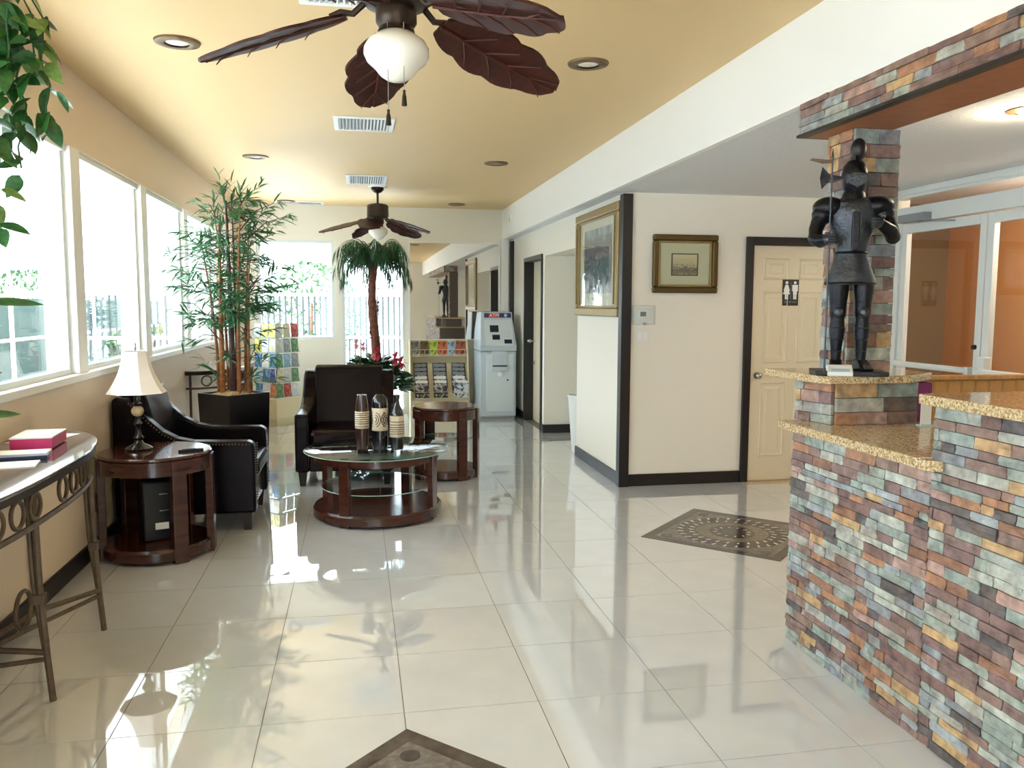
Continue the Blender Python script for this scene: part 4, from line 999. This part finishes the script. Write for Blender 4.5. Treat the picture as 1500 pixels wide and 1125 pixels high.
for (vx, vy, dz) in vines:
    P = [Vector((0, 0, -.14)), Vector((vx * .9, vy * .9, -.11)), Vector((vx * 1.3, vy * 1.3, -.24))]
    k = 0
    while P[-1].z > dz: P.append(Vector((vx * 1.3 + rv.uniform(-.02, .02), vy * 1.3 + rv.uniform(-.02, .02), P[-1].z - .08)))
    MB().tube(P, .0035, 5).build('vine_stem', 'leaf', hv)
    for p in P[1:]:
        for q in range(3 if p.z > -.7 else 2):
            a = rv.uniform(0, 2 * PI); d = Vector((math.cos(a), math.sin(a), rv.uniform(-1.3, -.1))); s = rv.uniform(.08, .13)
            A = orient(p + Vector((rv.uniform(-.02, .02), rv.uniform(-.02, .02), rv.uniform(-.03, .03))), d, rv.uniform(-1, 1), 1)
            o = inst('leaf', rv.choice(LV[:3] * 2 + LV), hv, (0, 0, 0)); o.matrix_basis = A @ Matrix.Scale(s, 4); nleaf += 1
# broad leaved plant on the console, pot outside the frame
bpnt = thing('potted_lily', 'broad leaved plant on the near console with leaves reaching in from the left edge', 'plant', (-1.40, 3.02, zt))
MB().lathe([(.07, 0), (.10, .16), (.105, .17), (.095, .17), (.088, .14), (0, .14)], 24).build('pot', 'terracotta', bpnt, smooth=True)
LL = leafpoly(1, .2, 7, .12, .12).mesh('leaf', M['leaf'], True)
for (base_, tip_) in (((-1.40, 3.36, 1.50), (-1.195, 3.48, 1.515)), ((-1.40, 3.30, 1.08), (-1.285, 3.46, 1.085)), ((-1.42, 3.28, 1.24), (-1.335, 3.44, 1.25)), ((-1.42, 2.9, 1.3), (-1.30, 2.7, 1.45)), ((-1.44, 3.1, 1.4), (-1.45, 3.3, 1.62)), ((-1.36, 2.95, 1.3), (-1.15, 2.9, 1.45)), ((-1.4, 3.05, 1.55), (-1.3, 3.0, 1.85))):
    o_ = Vector(bpnt.location); b_ = Vector(base_) - o_; e_ = Vector(tip_) - o_; L_ = (e_ - b_).length
    MB().tube([(0, 0, .14), (b_.x * .3, b_.y * .4, b_.z * .7), tuple(b_)], .004, 5).build('leaf_stalk', 'leaf', bpnt)
    o = inst('leaf', LL, bpnt, (0, 0, 0)); o.matrix_basis = orient(b_, e_ - b_, .75, 1) @ Matrix.Scale(L_, 4)

# ================================================================ RACKS AND CASH MACHINE
at = thing('cash_machine', 'grey cash machine with red ATM sign in the end wall corner', 'cash machine', (1.805, 10.55, 0))
MB().prism([(0, .03), (0, .895), (.60, .895), (.60, .03)], -.242, .242, 'x').build('safe_body', 'atm', at, bevel=.02)
B(-.225, .225, .015, .59, 0, .03).build('plinth', 'vent_dark', at)
MB().prism([(-.012, .10), (-.012, .86), (0, .86), (0, .10)], -.16, .205, 'x').build('front_panel', 'atm_lt', at, bevel=.012)
up = MB(); 
def ring4(w0, w1, y, z): return None
vs = []
for s in (-1, 1):
    for (y, z, hw_) in ((-.02, .90, .244), (-.035, .97, .244), (.14, 1.32, .215), (.15, 1.41, .21), (.50, 1.41, .21), (.60, 1.15, .235), (.60, .90, .244)): vs.append((s * hw_, y, z))
fs = [tuple(range(7)), tuple(range(13, 6, -1))] + [(i, (i + 1) % 7, 7 + (i + 1) % 7, 7 + i) for i in range(7)]
up.add(vs, fs).build('console_head', 'atm', at, bevel=.012)
sl = math.atan2(.35, .175)      # slope of the console face
def onface(u0, u1, t0, t1, th, nm, m_, parent=at):
    """panel lying on the sloped face; t along the slope 0..1"""
    A = Vector((0, -.035, .97)); Bv = Vector((0, .14, 1.32)); d = (Bv - A); nrm = Vector((0, -.35, .175)).normalized()
    P = []
    for q in (0, th):
        for (u_, t_) in ((u0, t0), (u1, t0), (u1, t1), (u0, t1)): P.append(A + d * t_ + nrm * q + Vector((u_, 0, 0)))
    return MB().add(P, [(3, 2, 1, 0), (4, 5, 6, 7), (0, 1, 5, 4), (1, 2, 6, 5), (2, 3, 7, 6), (3, 0, 4, 7)]).build(nm, m_, parent)
onface(-.17, .20, .02, .95, .004, 'face_panel', 'atm_lt')
onface(-.10, .015, .50, .75, .008, 'screen', 'screen'); onface(-.075, .025, .22, .40, .008, 'screen', 'screen')
onface(.08, .18, .08, .22, .012, 'card_slot', 'screen')
kp = onface(.06, .16, .32, .55, .008, 'keypad', 'atm')
for a in range(3):
    for b in range(3): onface(.07 + a * .03, .088 + a * .03, .34 + b * .07, .38 + b * .07, .013, 'key', 'plastic_white', kp)
sg = B(-.165, .195, .135, .146, 1.335, 1.395).build('sign_panel', 'atm_blue', at)
B(-.105, .04, .131, .136, 1.338, 1.392).build('sign_field', 'red', sg)
tag(text_mb('ATM', .062, .002).xf(Matrix.Translation((-.033, .129, 1.365)) @ Matrix.Rotation(rad(90), 4, 'X')).build('lettering', 'paper', sg), 'white letters ATM')
MB().tube([(.12, .133, 1.365), (.12, .136, 1.365)], .022, 12).build('sign_emblem', 'atm', sg)
cv = MB().prism([(-.045, .64), (-.012, .90), (0, .90), (0, .64)], -.09, .12, 'x').build('dispenser', 'atm', at, bevel=.006)
B(-.08, .11, -.05, -.03, .70, .716).build('cash_slot', 'screen', cv)
MB().tube([(.015, -.052, .60), (.015, -.012, .60)], .03, 16).build('round_decal', 'paper', at)
MB().tube([(.125, -.02, .52), (.125, -.010, .52)], .012, 10).build('lock', 'screen', at)

# magazine rack under the mirror
mg = thing('magazine_rack', 'cream wooden magazine rack with wire fronts under the mirror', 'magazine rack', (1.08, 11.27, 0))
for s in (-1, 1):
    MB().prism([(0, 0), (-.34, 0), (-.34, .20), (-.30, .45), (-.22, .75), (-.16, .98), (-.13, 1.02), (0, 1.02)], s * .39 - .01, s * .39 + .01, 'x').build('side_panel', 'cream_lam', mg, bevel=.004)
B(-.38, .38, -.012, 0, 0, 1.02).build('back_panel', 'cream_lam', mg)
B(-.38, .38, -.33, -.32, .02, .22).build('front_panel', 'cream_lam', mg)
MB().add([(-.38, -.325, .22), (.38, -.325, .22), (.38, -.13, .70), (-.38, -.13, .70)], [(0, 1, 2, 3)]).build('sloped_shelf', 'cream_lam', mg)
B(-.38, .38, -.17, -.012, .80, .815).build('top_shelf', 'cream_lam', mg)
for (z, y, nm) in ((.25, -.37, 'wire'), (.335, -.355, 'wire'), (.83, -.20, 'wire'), (.895, -.195, 'wire')):
    MB().tube([(-.38, y, z), (.38, y, z)], .004, 6).build('wire', 'wire', mg)
for k in range(10): MB().tube([(-.35 + k * .078, -.198, .83), (-.35 + k * .078, -.195, .895)], .0025, 5).build('wire', 'wire', mg)
for x in (-.13, .125): MB().tube([(x, -.37, .25), (x, -.355, .335)], .003, 5).build('wire', 'wire', mg)
def cover_mat(name, c1, c2, scale):
    m_ = bpy.data.materials.new(name); m_.use_nodes = True; nt = m_.node_tree; p = nt.nodes['Principled BSDF']; p.inputs['Roughness'].default_value = .3
    tc = nt.nodes.new('ShaderNodeTexCoord'); v = nt.nodes.new('ShaderNodeTexVoronoi'); v.inputs['Scale'].default_value = scale; nt.links.new(tc.outputs['Object'], v.inputs['Vector'])
    r = nt.nodes.new('ShaderNodeValToRGB'); r.color_ramp.interpolation = 'CONSTANT'; r.color_ramp.elements[0].color = lin(c1); r.color_ramp.elements[1].color = lin(c2); r.color_ramp.elements[1].position = .5
    e = r.color_ramp.elements.new(.75); e.color = lin(tuple(min(255, int((a + b) / 2 + 20)) for a, b in zip(c1, c2)))
    sp = nt.nodes.new('ShaderNodeSeparateColor'); nt.links.new(v.outputs['Color'], sp.inputs['Color'])
    nt.links.new(sp.outputs[0], r.inputs['Fac']); nt.links.new(r.outputs['Color'], p.inputs['Base Color']); return m_
MAGC = [('dark', cover_mat('cover_dark', (34, 32, 38), (120, 116, 120), 45)), ('grey', cover_mat('cover_grey', (58, 56, 62), (196, 192, 190), 40)), ('pale', cover_mat('cover_pale', (214, 220, 226), (70, 84, 108), 35))]
tiers = ['bottom', 'second', 'third', 'fourth', 'top']
sd_ = Vector((0, .195, .48)).normalized(); sn = Vector((0, -.48, .195)).normalized()
for c, cname in enumerate(('left', 'middle', 'right')):
    for k in range(5):
        mm_ = MAGC[0] if k > 1 else (MAGC[1] if (k == 1 or c < 2) else MAGC[2])
        base = Vector((1.08 - .245 + c * .25 + (.02 if k == 0 and c == 2 else 0), 11.27 - .322 + .0, .235)) + sd_ * (k * .062) + sn * (.02 + (4 - k) * .011)
        a_ = rad(2 * (c - 1)) if k else rad([0, 1, 5][c])
        t = thing('magazine', '%s covered magazine in the %s column of the rack, %s of its stack' % (mm_[0], cname, {0: 'frontmost', 1: 'second', 2: 'third', 3: 'fourth', 4: 'rearmost'}[k]), 'magazine', base, 0, 'magazines in the rack')
        t.rotation_euler = (-math.atan2(.195, .48), 0, 0)
        o = B(-.095, .095, 0, .004, 0, .26).build('cover', mm_[1], t); o.rotation_euler = (0, a_, 0)
        B(-.08, .08, -.001, 0, .205, .245).build('title_band', 'paper' if k < 2 else 'vent_dark', o)
        B(-.093, .093, .004, .008, .003, .257).build('pages', 'paper', o)
for k, (cn, cc, w_) in enumerate((('grey', (150, 150, 150), .10), ('brown', (110, 84, 56), .11), ('lime', (186, 206, 70), .10), ('orange', (206, 106, 66), .12), ('pale blue', (176, 196, 216), .10), ('red brown', (170, 84, 58), .13))):
    x = 1.08 - .31 + k * .122
    mm_ = cover_mat('leaflet_%d' % k, cc, tuple(int(v * .6) for v in cc), 25)
    o = B(-w_ / 2, w_ / 2, 0, .012, 0, .20).build('leaflet', mm_, loc=(x, 11.27 - .13, .816)); o.rotation_euler = (rad(-14), rad([-2, 0, 0, 1, 0, 4][k]), 0)
    tag(o, '%s leaflet standing in the top tier of the magazine rack' % cn, 'leaflet', 'leaflets on the top tier of the rack')

# brochure display by the end wall window
br = thing('brochure_stand', 'clear acrylic brochure stand on cream base beside the end wall window', 'brochure stand', (-1.0, 10.55, 0), rad(-42))
sd2 = .20
B(-sd2 + .03, sd2 - .03, -sd2 + .03, sd2 - .03, 0, .09).build('plinth', 'cream_lam', br)
B(-sd2, sd2, -sd2, sd2, .09, .34).build('base_cabinet', 'cream_lam', br, bevel=.004)
B(-.02, .02, -.02, .02, .34, 1.27).build('core_post', 'acrylic', br)
cols = [('blue', (70, 130, 200)), ('yellow', (226, 206, 80)), ('white', (232, 234, 234)), ('orange', (222, 130, 70)), ('green', (110, 160, 110)), ('grey', (170, 176, 180)), ('navy', (52, 70, 130)), ('red', (200, 84, 74)), ('pale blue', (160, 200, 226)), ('cream', (232, 222, 190))]
cmats = [cover_mat('brochure_%s' % n.replace(' ', '_'), c, tuple(min(255, int(v * .6 + 90)) for v in c), 30) for n, c in cols]
rr_ = random.Random(4); face_dir = [('left', 0), ('right', 90)]
bme_ = {}
lay = {'left': [[0, 2, 3], [8, 0, 6], [0, 2, 0], [1, 2, 9], [5, 1, 1]], 'right': [[4, 7, 2], [9, 2, 4], [4, 8, 5], [2, 5, 4], [2, 9, 7]]}
for fn, ang in face_dir:
    R = Matrix.Rotation(rad(ang), 4, 'Z')
    for k in range(5):
        z0 = .36 + k * .185
        MB().box(-sd2, sd2, -sd2, -sd2 + .05, z0 - .006, z0).xf(R).build('pocket_shelf', 'acrylic', br)
        MB().box(-sd2, sd2, -sd2 - .003, -sd2, z0 - .006, z0 + .09).xf(R).build('pocket_front', 'acry', br)
        for j in range(3):
            ci = lay[fn][k][j]; key = ci
            if key not in bme_: bme_[key] = B(-.055, .055, 0, .012, 0, .165).mesh('brochure', cmats[ci])
            Mx = Matrix.Translation(br.location) @ Matrix.Rotation(rad(-42), 4, 'Z') @ R @ Matrix.Translation((-.13 + j * .13, -sd2 + .008, z0)) @ Matrix.Rotation(rad(-6), 4, 'X')
            o = bpy.data.objects.new('brochure', bme_[key]); COL.objects.link(o); o.matrix_world = Mx
            tag(o, '%s brochure on the %s face of the acrylic stand, %s tier, %s pocket' % (cols[ci][0], fn, tiers[k], ('left', 'centre', 'right')[j]), 'brochure', 'brochures in the acrylic stand')
    MB().box(-sd2, sd2, -sd2 + .056, -sd2 + .06, .34, 1.28).xf(R).build('back_sheet', 'acry', br)

# ================================================================ CEILING THINGS
def blade_mesh(L=.50, W=.285):
    n = 22; m_ = MB(); vs = []; fs = []
    def wid(u_):
        base = math.sin(PI * min(1, u_ * .9 + .06)) ** .62 * (1 - .12 * u_)
        fr = (u_ * 3.6 + .15) % 1; return W / 2 * base * (.82 + .20 * math.sin(PI * fr) ** .6)
    for lay_ in (0, 1):
        for i in range(n + 1):
            u_ = i / n; w_ = wid(u_) if i < n else .01
            for s in (-1, -.55, 0, .55, 1):
                z = .018 * (1 - abs(s)) - .006 * math.cos(s * 9) + (-.009 if lay_ == 0 else 0)
                vs.append((u_ * L, s * w_, z))
    r_ = 5; o = (n + 1) * r_
    for i in range(n):
        for j in range(r_ - 1):
            a = i * r_ + j; fs.append((a, a + 1, a + r_ + 1, a + r_)); fs.append((o + a + r_, o + a + r_ + 1, o + a + 1, o + a))
        for j in (0, r_ - 1):
            a = i * r_ + j; fs.append((a, a + r_, o + a + r_, o + a))
    for j in range(r_ - 1): fs.append((j, j + 1, o + j + 1, o + j)); a = n * r_ + j; fs.append((a, a + 1, o + a + 1, o + a))
    m_.add(vs, fs)
    v = MB().tube([(0, 0, .0), (L * .5, .006, -.002), (L * .97, 0, .0)], [.006, .005, .002], 5)
    for k in range(1, 5):
        u_ = k / 5; w_ = wid(u_ + .12) * .8
        for s in (-1, 1): v.tube([(u_ * L * .95, 0, .0), (u_ * L + L * .08, s * w_ * .6, -.004), (u_ * L + L * .13, s * w_, -.012)], [.004, .003, .002], 4)
    return m_, v
bm1, vein1 = blade_mesh(); BME = bm1.mesh('blade', M['blade'], True); VME = vein1.mesh('vein', M['blade_vein'], True)
def fan(label, x, y, phase, globe_m='opal'):
    t = thing('ceiling_fan', label, 'ceiling fan', (x, y, HC), group='leaf bladed ceiling fans')
    MB().lathe([(.0, 0), (.105, 0), (.105, -.012), (.07, -.014)], 24).build('ceiling_plate', 'soffit', t, smooth=True)
    MB().lathe([(.07, -.012), (.068, -.04), (.045, -.065), (.02, -.075)], 20).build('canopy', 'dark_metal', t, smooth=True)
    MB().tube([(0, 0, -.07), (0, 0, -.20)], .013, 10).build('down_rod', 'dark_metal', t)
    MB().lathe([(.02, -.185), (.10, -.20), (.118, -.215), (.12, -.33), (.10, -.352), (.06, -.36)], 28).build('motor', 'dark_metal', t, smooth=True)
    MB().lathe([(.06, -.355), (.066, -.37), (.066, -.405), (.055, -.42), (.06, -.432), (.046, -.44)], 24).build('light_fitter', 'dark_metal', t, smooth=True)
    MB().lathe([(.048, -.432), (.062, -.442), (.092, -.462), (.105, -.485), (.106, -.505), (.095, -.528), (.072, -.548), (.052, -.572), (.03, -.585), (0, -.588)], 32).build('globe', globe_m, t, smooth=True)
    for k in range(5):
        a = phase + k * 2 * PI / 5
        A = Matrix.Rotation(a, 4, 'Z')
        arm = MB().tube([(.10, 0, -.34), (.14, 0, -.375), (.18, 0, -.37), (.215, 0, -.385)], .011, 8).xf(A).build('blade_arm', 'dark_metal', t, smooth=True)
        o = inst('blade', BME, t, (0, 0, 0)); o.matrix_basis = A @ Matrix.Translation((.165, 0, -.385)) @ Matrix.Rotation(rad(16), 4, 'Y') @ Matrix.Rotation(rad(-13), 4, 'X')
        v = inst('vein', VME, o, (0, 0, -.004))
    for (cx, cy_, ln) in ((.02, -.062, .63), (-.03, -.05, .69)):
        c = MB().tube([(cx, cy_, -.42), (cx, cy_, -ln)], .0013, 4).build('pull_chain', 'chrome', t)
        MB().lathe([(0, -ln - .05), (.009, -ln - .048), (.007, -ln - .02), (.004, -ln - .008), (.005, -ln), (0, -ln + .003)], 10, (cx, cy_, 0)).build('pull_weight', 'dark_metal', c, smooth=True)
    return t
fan('near ceiling fan with dark leaf blades, opal globe and pull chains', .136, 2.76, rad(96))
fan('far ceiling fan with leaf blades on a short rod above the palm', .237, 9.37, rad(40))
for k, (x, y, lb) in enumerate(((-.87, 4.48, 'bronze recessed light nearest the left windows and near fan'), (1.25, 4.43, 'bronze recessed light right of the near fan'), (-.875, 7.72, 'bronze recessed light above the bamboo'), (1.28, 7.62, 'bronze recessed light on the right of the ceiling halfway to the end wall'), (-.87, 10.9, 'bronze recessed light at the end wall above brochure stand'), (1.29, 10.78, 'bronze recessed light at the end wall near the cash machine'))):
    t = thing('recessed_light', lb, 'recessed light', (x, y, HC), group='bronze recessed ceiling lights')
    MB().lathe([(.060, -.012), (.075, -.016), (.108, -.010), (.112, -.002), (.112, 0), (.06, 0)], 28).build('trim_ring', 'recess', t, smooth=True)
    MB().lathe([(0, -.008), (.035, -.010), (.062, -.004)], 24).build('bulb_face', 'bulb', t, smooth=True)
def vent(x, y, w_, d_, label):
    t = thing('ceiling_vent', label, 'air vent', (x, y, HC), group='white ceiling air vents')
    MB().box(-w_ / 2, w_ / 2, -d_ / 2, -d_ / 2 + .035, -.012, 0).box(-w_ / 2, w_ / 2, d_ / 2 - .035, d_ / 2, -.012, 0).box(-w_ / 2, -w_ / 2 + .035, -d_ / 2 + .035, d_ / 2 - .035, -.012, 0).box(w_ / 2 - .035, w_ / 2, -d_ / 2 + .035, d_ / 2 - .035, -.012, 0).build('frame', 'vent', t, bevel=.003)
    B(-w_ / 2 + .035, w_ / 2 - .035, -d_ / 2 + .035, d_ / 2 - .035, -.002, 0).build('duct', 'vent_dark', t)
    sm = MB().cbox((0, 0, 0), (.003, d_ - .075, .016)).mesh('louver', M['vent']); n = int((w_ - .08) / .022)
    for k in range(n):
        inst('louver', sm, t, (-w_ / 2 + .045 + k * (w_ - .09) / (n - 1), 0, -.009), (0, rad(35 if k < n * .5 else -35), 0))
vent(.065, 6.18, .43, .44, 'white ceiling vent just beyond the near fan')
vent(.11, 8.88, .42, .62, 'white ceiling vent directly before the far fan')
vent(-.72, 11.05, .62, .3, 'white ceiling vent at the end wall left of the far fan')
vent(-.05, 3.62, .36, .36, 'white ceiling vent above the near fan at the top edge')
rl = thing('reception_downlight', 'lit yellow downlight in the low ceiling above the reception', 'recessed light', (3.06, 3.375, HL))
MB().lathe([(.05, -.012), (.09, -.006), (.092, 0), (.05, 0)], 24).build('trim_ring', 'recess', rl, smooth=True); MB().lathe([(0, -.02), (.03, -.018), (.05, -.006)], 20).build('bulb', 'lightbulb_on', rl, smooth=True)
ld = bpy.data.lights.new('reception_downlight_glow', 'POINT'); ld.energy = 5; ld.color = (1, .82, .58); ld.shadow_soft_size = .05
lo = bpy.data.objects.new('reception_downlight_glow', ld); lo.location = (0, 0, -.08); lo.parent = rl; COL.objects.link(lo)
# unseen lamp added to brighten the corridor beyond the glass doors
cl_ = thing('corridor_fill_light', 'unseen round fill lamp added to brighten the orange corridor beyond the glass doors', 'ceiling light', (4.78, 4.6, HL))
MB().lathe([(0, -.06), (.10, -.045), (.14, -.01), (.14, 0)], 24).build('diffuser', 'lightbulb_on', cl_, smooth=True); MB().lathe([(.14, -.012), (.155, -.006), (.155, 0), (.14, 0)], 24).build('trim_ring', 'chrome', cl_, smooth=True)
ld = bpy.data.lights.new('corridor_fill_glow', 'POINT'); ld.energy = 20; ld.color = (1, .88, .7); ld.shadow_soft_size = .12  # added fill for the corridor walls, no visible source
lo = bpy.data.objects.new('corridor_fill_glow', ld); lo.location = (0, 0, -.2); lo.parent = cl_; COL.objects.link(lo)

# ================================================================ WALL THINGS
def art_mat(name, stops, scale, stretch):
    m_ = bpy.data.materials.new(name); m_.use_nodes = True; nt = m_.node_tree; p = nt.nodes['Principled BSDF']; p.inputs['Roughness'].default_value = .6
    tc = nt.nodes.new('ShaderNodeTexCoord'); mp = nt.nodes.new('ShaderNodeMapping'); mp.inputs['Scale'].default_value = stretch; nt.links.new(tc.outputs['Generated'], mp.inputs['Vector'])
    n = nt.nodes.new('ShaderNodeTexNoise'); n.inputs['Scale'].default_value = scale; n.inputs['Detail'].default_value = 6; nt.links.new(mp.outputs['Vector'], n.inputs['Vector'])
    sx = nt.nodes.new('ShaderNodeSeparateXYZ'); nt.links.new(tc.outputs['Generated'], sx.inputs[0])
    ad = nt.nodes.new('ShaderNodeMath'); ad.operation = 'MULTIPLY_ADD'; ad.inputs[1].default_value = .55
    nt.links.new(n.outputs['Fac'], ad.inputs[0]); ml = nt.nodes.new('ShaderNodeMath'); ml.operation = 'MULTIPLY'; ml.inputs[1].default_value = .5
    nt.links.new(sx.outputs['Z'], ml.inputs[0]); nt.links.new(ml.outputs[0], ad.inputs[2])
    r = nt.nodes.new('ShaderNodeValToRGB'); cr = r.color_ramp
    cr.elements[0].position = stops[0][0]; cr.elements[0].color = lin(stops[0][1]); cr.elements[1].position = stops[-1][0]; cr.elements[1].color = lin(stops[-1][1])
    for q, c in stops[1:-1]: e = cr.elements.new(q); e.color = lin(c)
    nt.links.new(ad.outputs[0], r.inputs['Fac']); nt.links.new(r.outputs['Color'], p.inputs['Base Color']); return m_
art1 = art_mat('street_painting', [(.18, (214, 214, 212)), (.32, (176, 172, 180)), (.42, (92, 108, 112)), (.52, (78, 98, 100)), (.6, (134, 120, 128)), (.68, (110, 130, 138)), (.8, (186, 198, 202))], 5, (1.5, 1, 1.2))
art2 = art_mat('sepia_landscape', [(.2, (176, 160, 120)), (.33, (120, 104, 80)), (.42, (84, 74, 62)), (.5, (190, 172, 128)), (.8, (222, 204, 156))], 9, (2, 1, 1))
def picture(name, label, loc, rz, w_, h_, fw, fm, inner_m, mat_m, art, aw, ah, az=0, thin=None):
    t = thing(name, label, 'picture', loc, rz)
    for (x0, x1, z0, z1) in ((-w_ / 2, w_ / 2, h_ / 2 - fw, h_ / 2), (-w_ / 2, w_ / 2, -h_ / 2, -h_ / 2 + fw), (-w_ / 2, -w_ / 2 + fw, -h_ / 2 + fw, h_ / 2 - fw), (w_ / 2 - fw, w_ / 2, -h_ / 2 + fw, h_ / 2 - fw)):
        s = MB().box(x0, x1, -.045, -.004, z0, z1).build('frame_side', fm, t, bevel=.012)
    i = fw; d = .018
    MB().box(-w_ / 2 + i, w_ / 2 - i, -.03, -.008, h_ / 2 - i - d, h_ / 2 - i).box(-w_ / 2 + i, w_ / 2 - i, -.03, -.008, -h_ / 2 + i, -h_ / 2 + i + d).box(-w_ / 2 + i, -w_ / 2 + i + d, -.03, -.008, -h_ / 2 + i + d, h_ / 2 - i - d).box(w_ / 2 - i - d, w_ / 2 - i, -.03, -.008, -h_ / 2 + i + d, h_ / 2 - i - d).build('inner_lip', inner_m, t, bevel=.004)
    B(-w_ / 2 + i, w_ / 2 - i, -.012, -.004, -h_ / 2 + i, h_ / 2 - i).build('mat_board', mat_m, t)
    B(-aw / 2, aw / 2, -.0145, -.012, az - ah / 2, az + ah / 2).build('picture_print', art, t)
    if thin:
        MB().box(-aw / 2 - thin, aw / 2 + thin, -.018, -.012, az + ah / 2, az + ah / 2 + thin).box(-aw / 2 - thin, aw / 2 + thin, -.018, -.012, az - ah / 2 - thin, az - ah / 2).box(-aw / 2 - thin, -aw / 2, -.018, -.012, az - ah / 2, az + ah / 2).box(aw / 2, aw / 2 + thin, -.018, -.012, az - ah / 2, az + ah / 2).build('print_border', 'black', t)
    B(-w_ / 2 + i + d, w_ / 2 - i - d, -.0215, -.020, -h_ / 2 + i + d, h_ / 2 - i - d).build('glazing', 'pane', t)
    return t
bigp = picture('framed_painting', 'large street painting in an ornate gilt frame beside the black corner trim', (XR, 7.15, 1.88), rad(-90), 1.32, .95, .075, 'gold', 'gold', 'mat_board', art1, .86, .58, .02)
bd = MB().ball((0, 0, 0), .009, 6, 4).mesh('bead', M['gold'])
for k in range(44):
    z = -.36 + k * .72 / 43
    for s in (-1, 1): inst('bead', bd, bigp, (s * (.66 - .07), -.047, z))
picture('framed_print', 'small sepia landscape print in dark gilt frame above the thermostat', (2.648, YW, 1.842), 0, .565, .475, .05, 'gold_dark', 'gold', 'mat_green', art2, .215, .165, -.005, .008)
th = thing('thermostat', 'thermostat in a clear guard on the wall left of the door', 'thermostat', (2.298, YW, 1.425))
MB().box(-.095, .095, -.006, 0, -.078, .078).build('back_plate', 'plastic_white', th, bevel=.002)
B(-.055, .055, -.028, -.006, -.035, .045).build('unit', 'plastic_white', th, bevel=.005); B(-.03, .02, -.0295, -.028, -.012, .026).build('display', 'lcd', th)
MB().box(-.095, .095, -.05, -.047, -.078, .078).box(-.095, .095, -.047, -.006, .075, .078).box(-.095, .095, -.047, -.006, -.078, -.075).box(-.095, -.092, -.047, -.006, -.075, .075).box(.092, .095, -.047, -.006, -.075, .075).build('clear_guard', 'acry', th)
MB().tube([(0, -.06, -.072), (0, -.046, -.072)], .012, 12).build('lock', 'chrome', th)
sw = thing('light_switch', 'white double light switch plate below the thermostat', 'light switch', (2.30, YW, 1.255))
B(-.06, .06, -.006, 0, -.06, .06).build('plate', 'plastic_white', sw, bevel=.003)
for x in (-.024, .024): B(x - .016, x + .016, -.010, -.006, -.032, .032).build('rocker', 'white', sw, bevel=.002)
ol = thing('wall_outlet', 'dark wall outlet low on the left wall behind the console', 'outlet', (XL, 5.16, .31))
B(0, .006, -.04, .04, -.06, .06).build('plate', 'dark_metal', ol, bevel=.002)
for z in (-.024, .024): B(.006, .008, -.016, .016, z - .014, z + .014).build('socket', 'black', ol)
als = thing('alarm_sensor', 'small white alarm sensor high on the soffit near the end wall', 'sensor', (XS, 10.6, 2.62))
B(-.03, 0, -.05, .05, -.05, .05).build('housing', 'plastic_white', als, bevel=.01); B(-.033, -.03, -.025, .025, -.03, .0).build('lens', 'vent_dark', als)
wb = thing('waste_bin', 'white waste bin just visible inside the hall opening', 'waste bin', (2.26, 8.05, 0))
MB().lathe([(0, 0), (.11, 0), (.15, .55), (.155, .57), (.148, .57), (.14, .52), (0, .52)], 24).build('body', 'plastic_white', wb, smooth=True)
MB().lathe([(.15, .565), (.16, .575), (.16, .59), (.145, .59)], 24).build('rim', 'white', wb, smooth=True)
print('tiles', ntile, 'counter stones in view', nvis, 'vine leaves', nleaf)
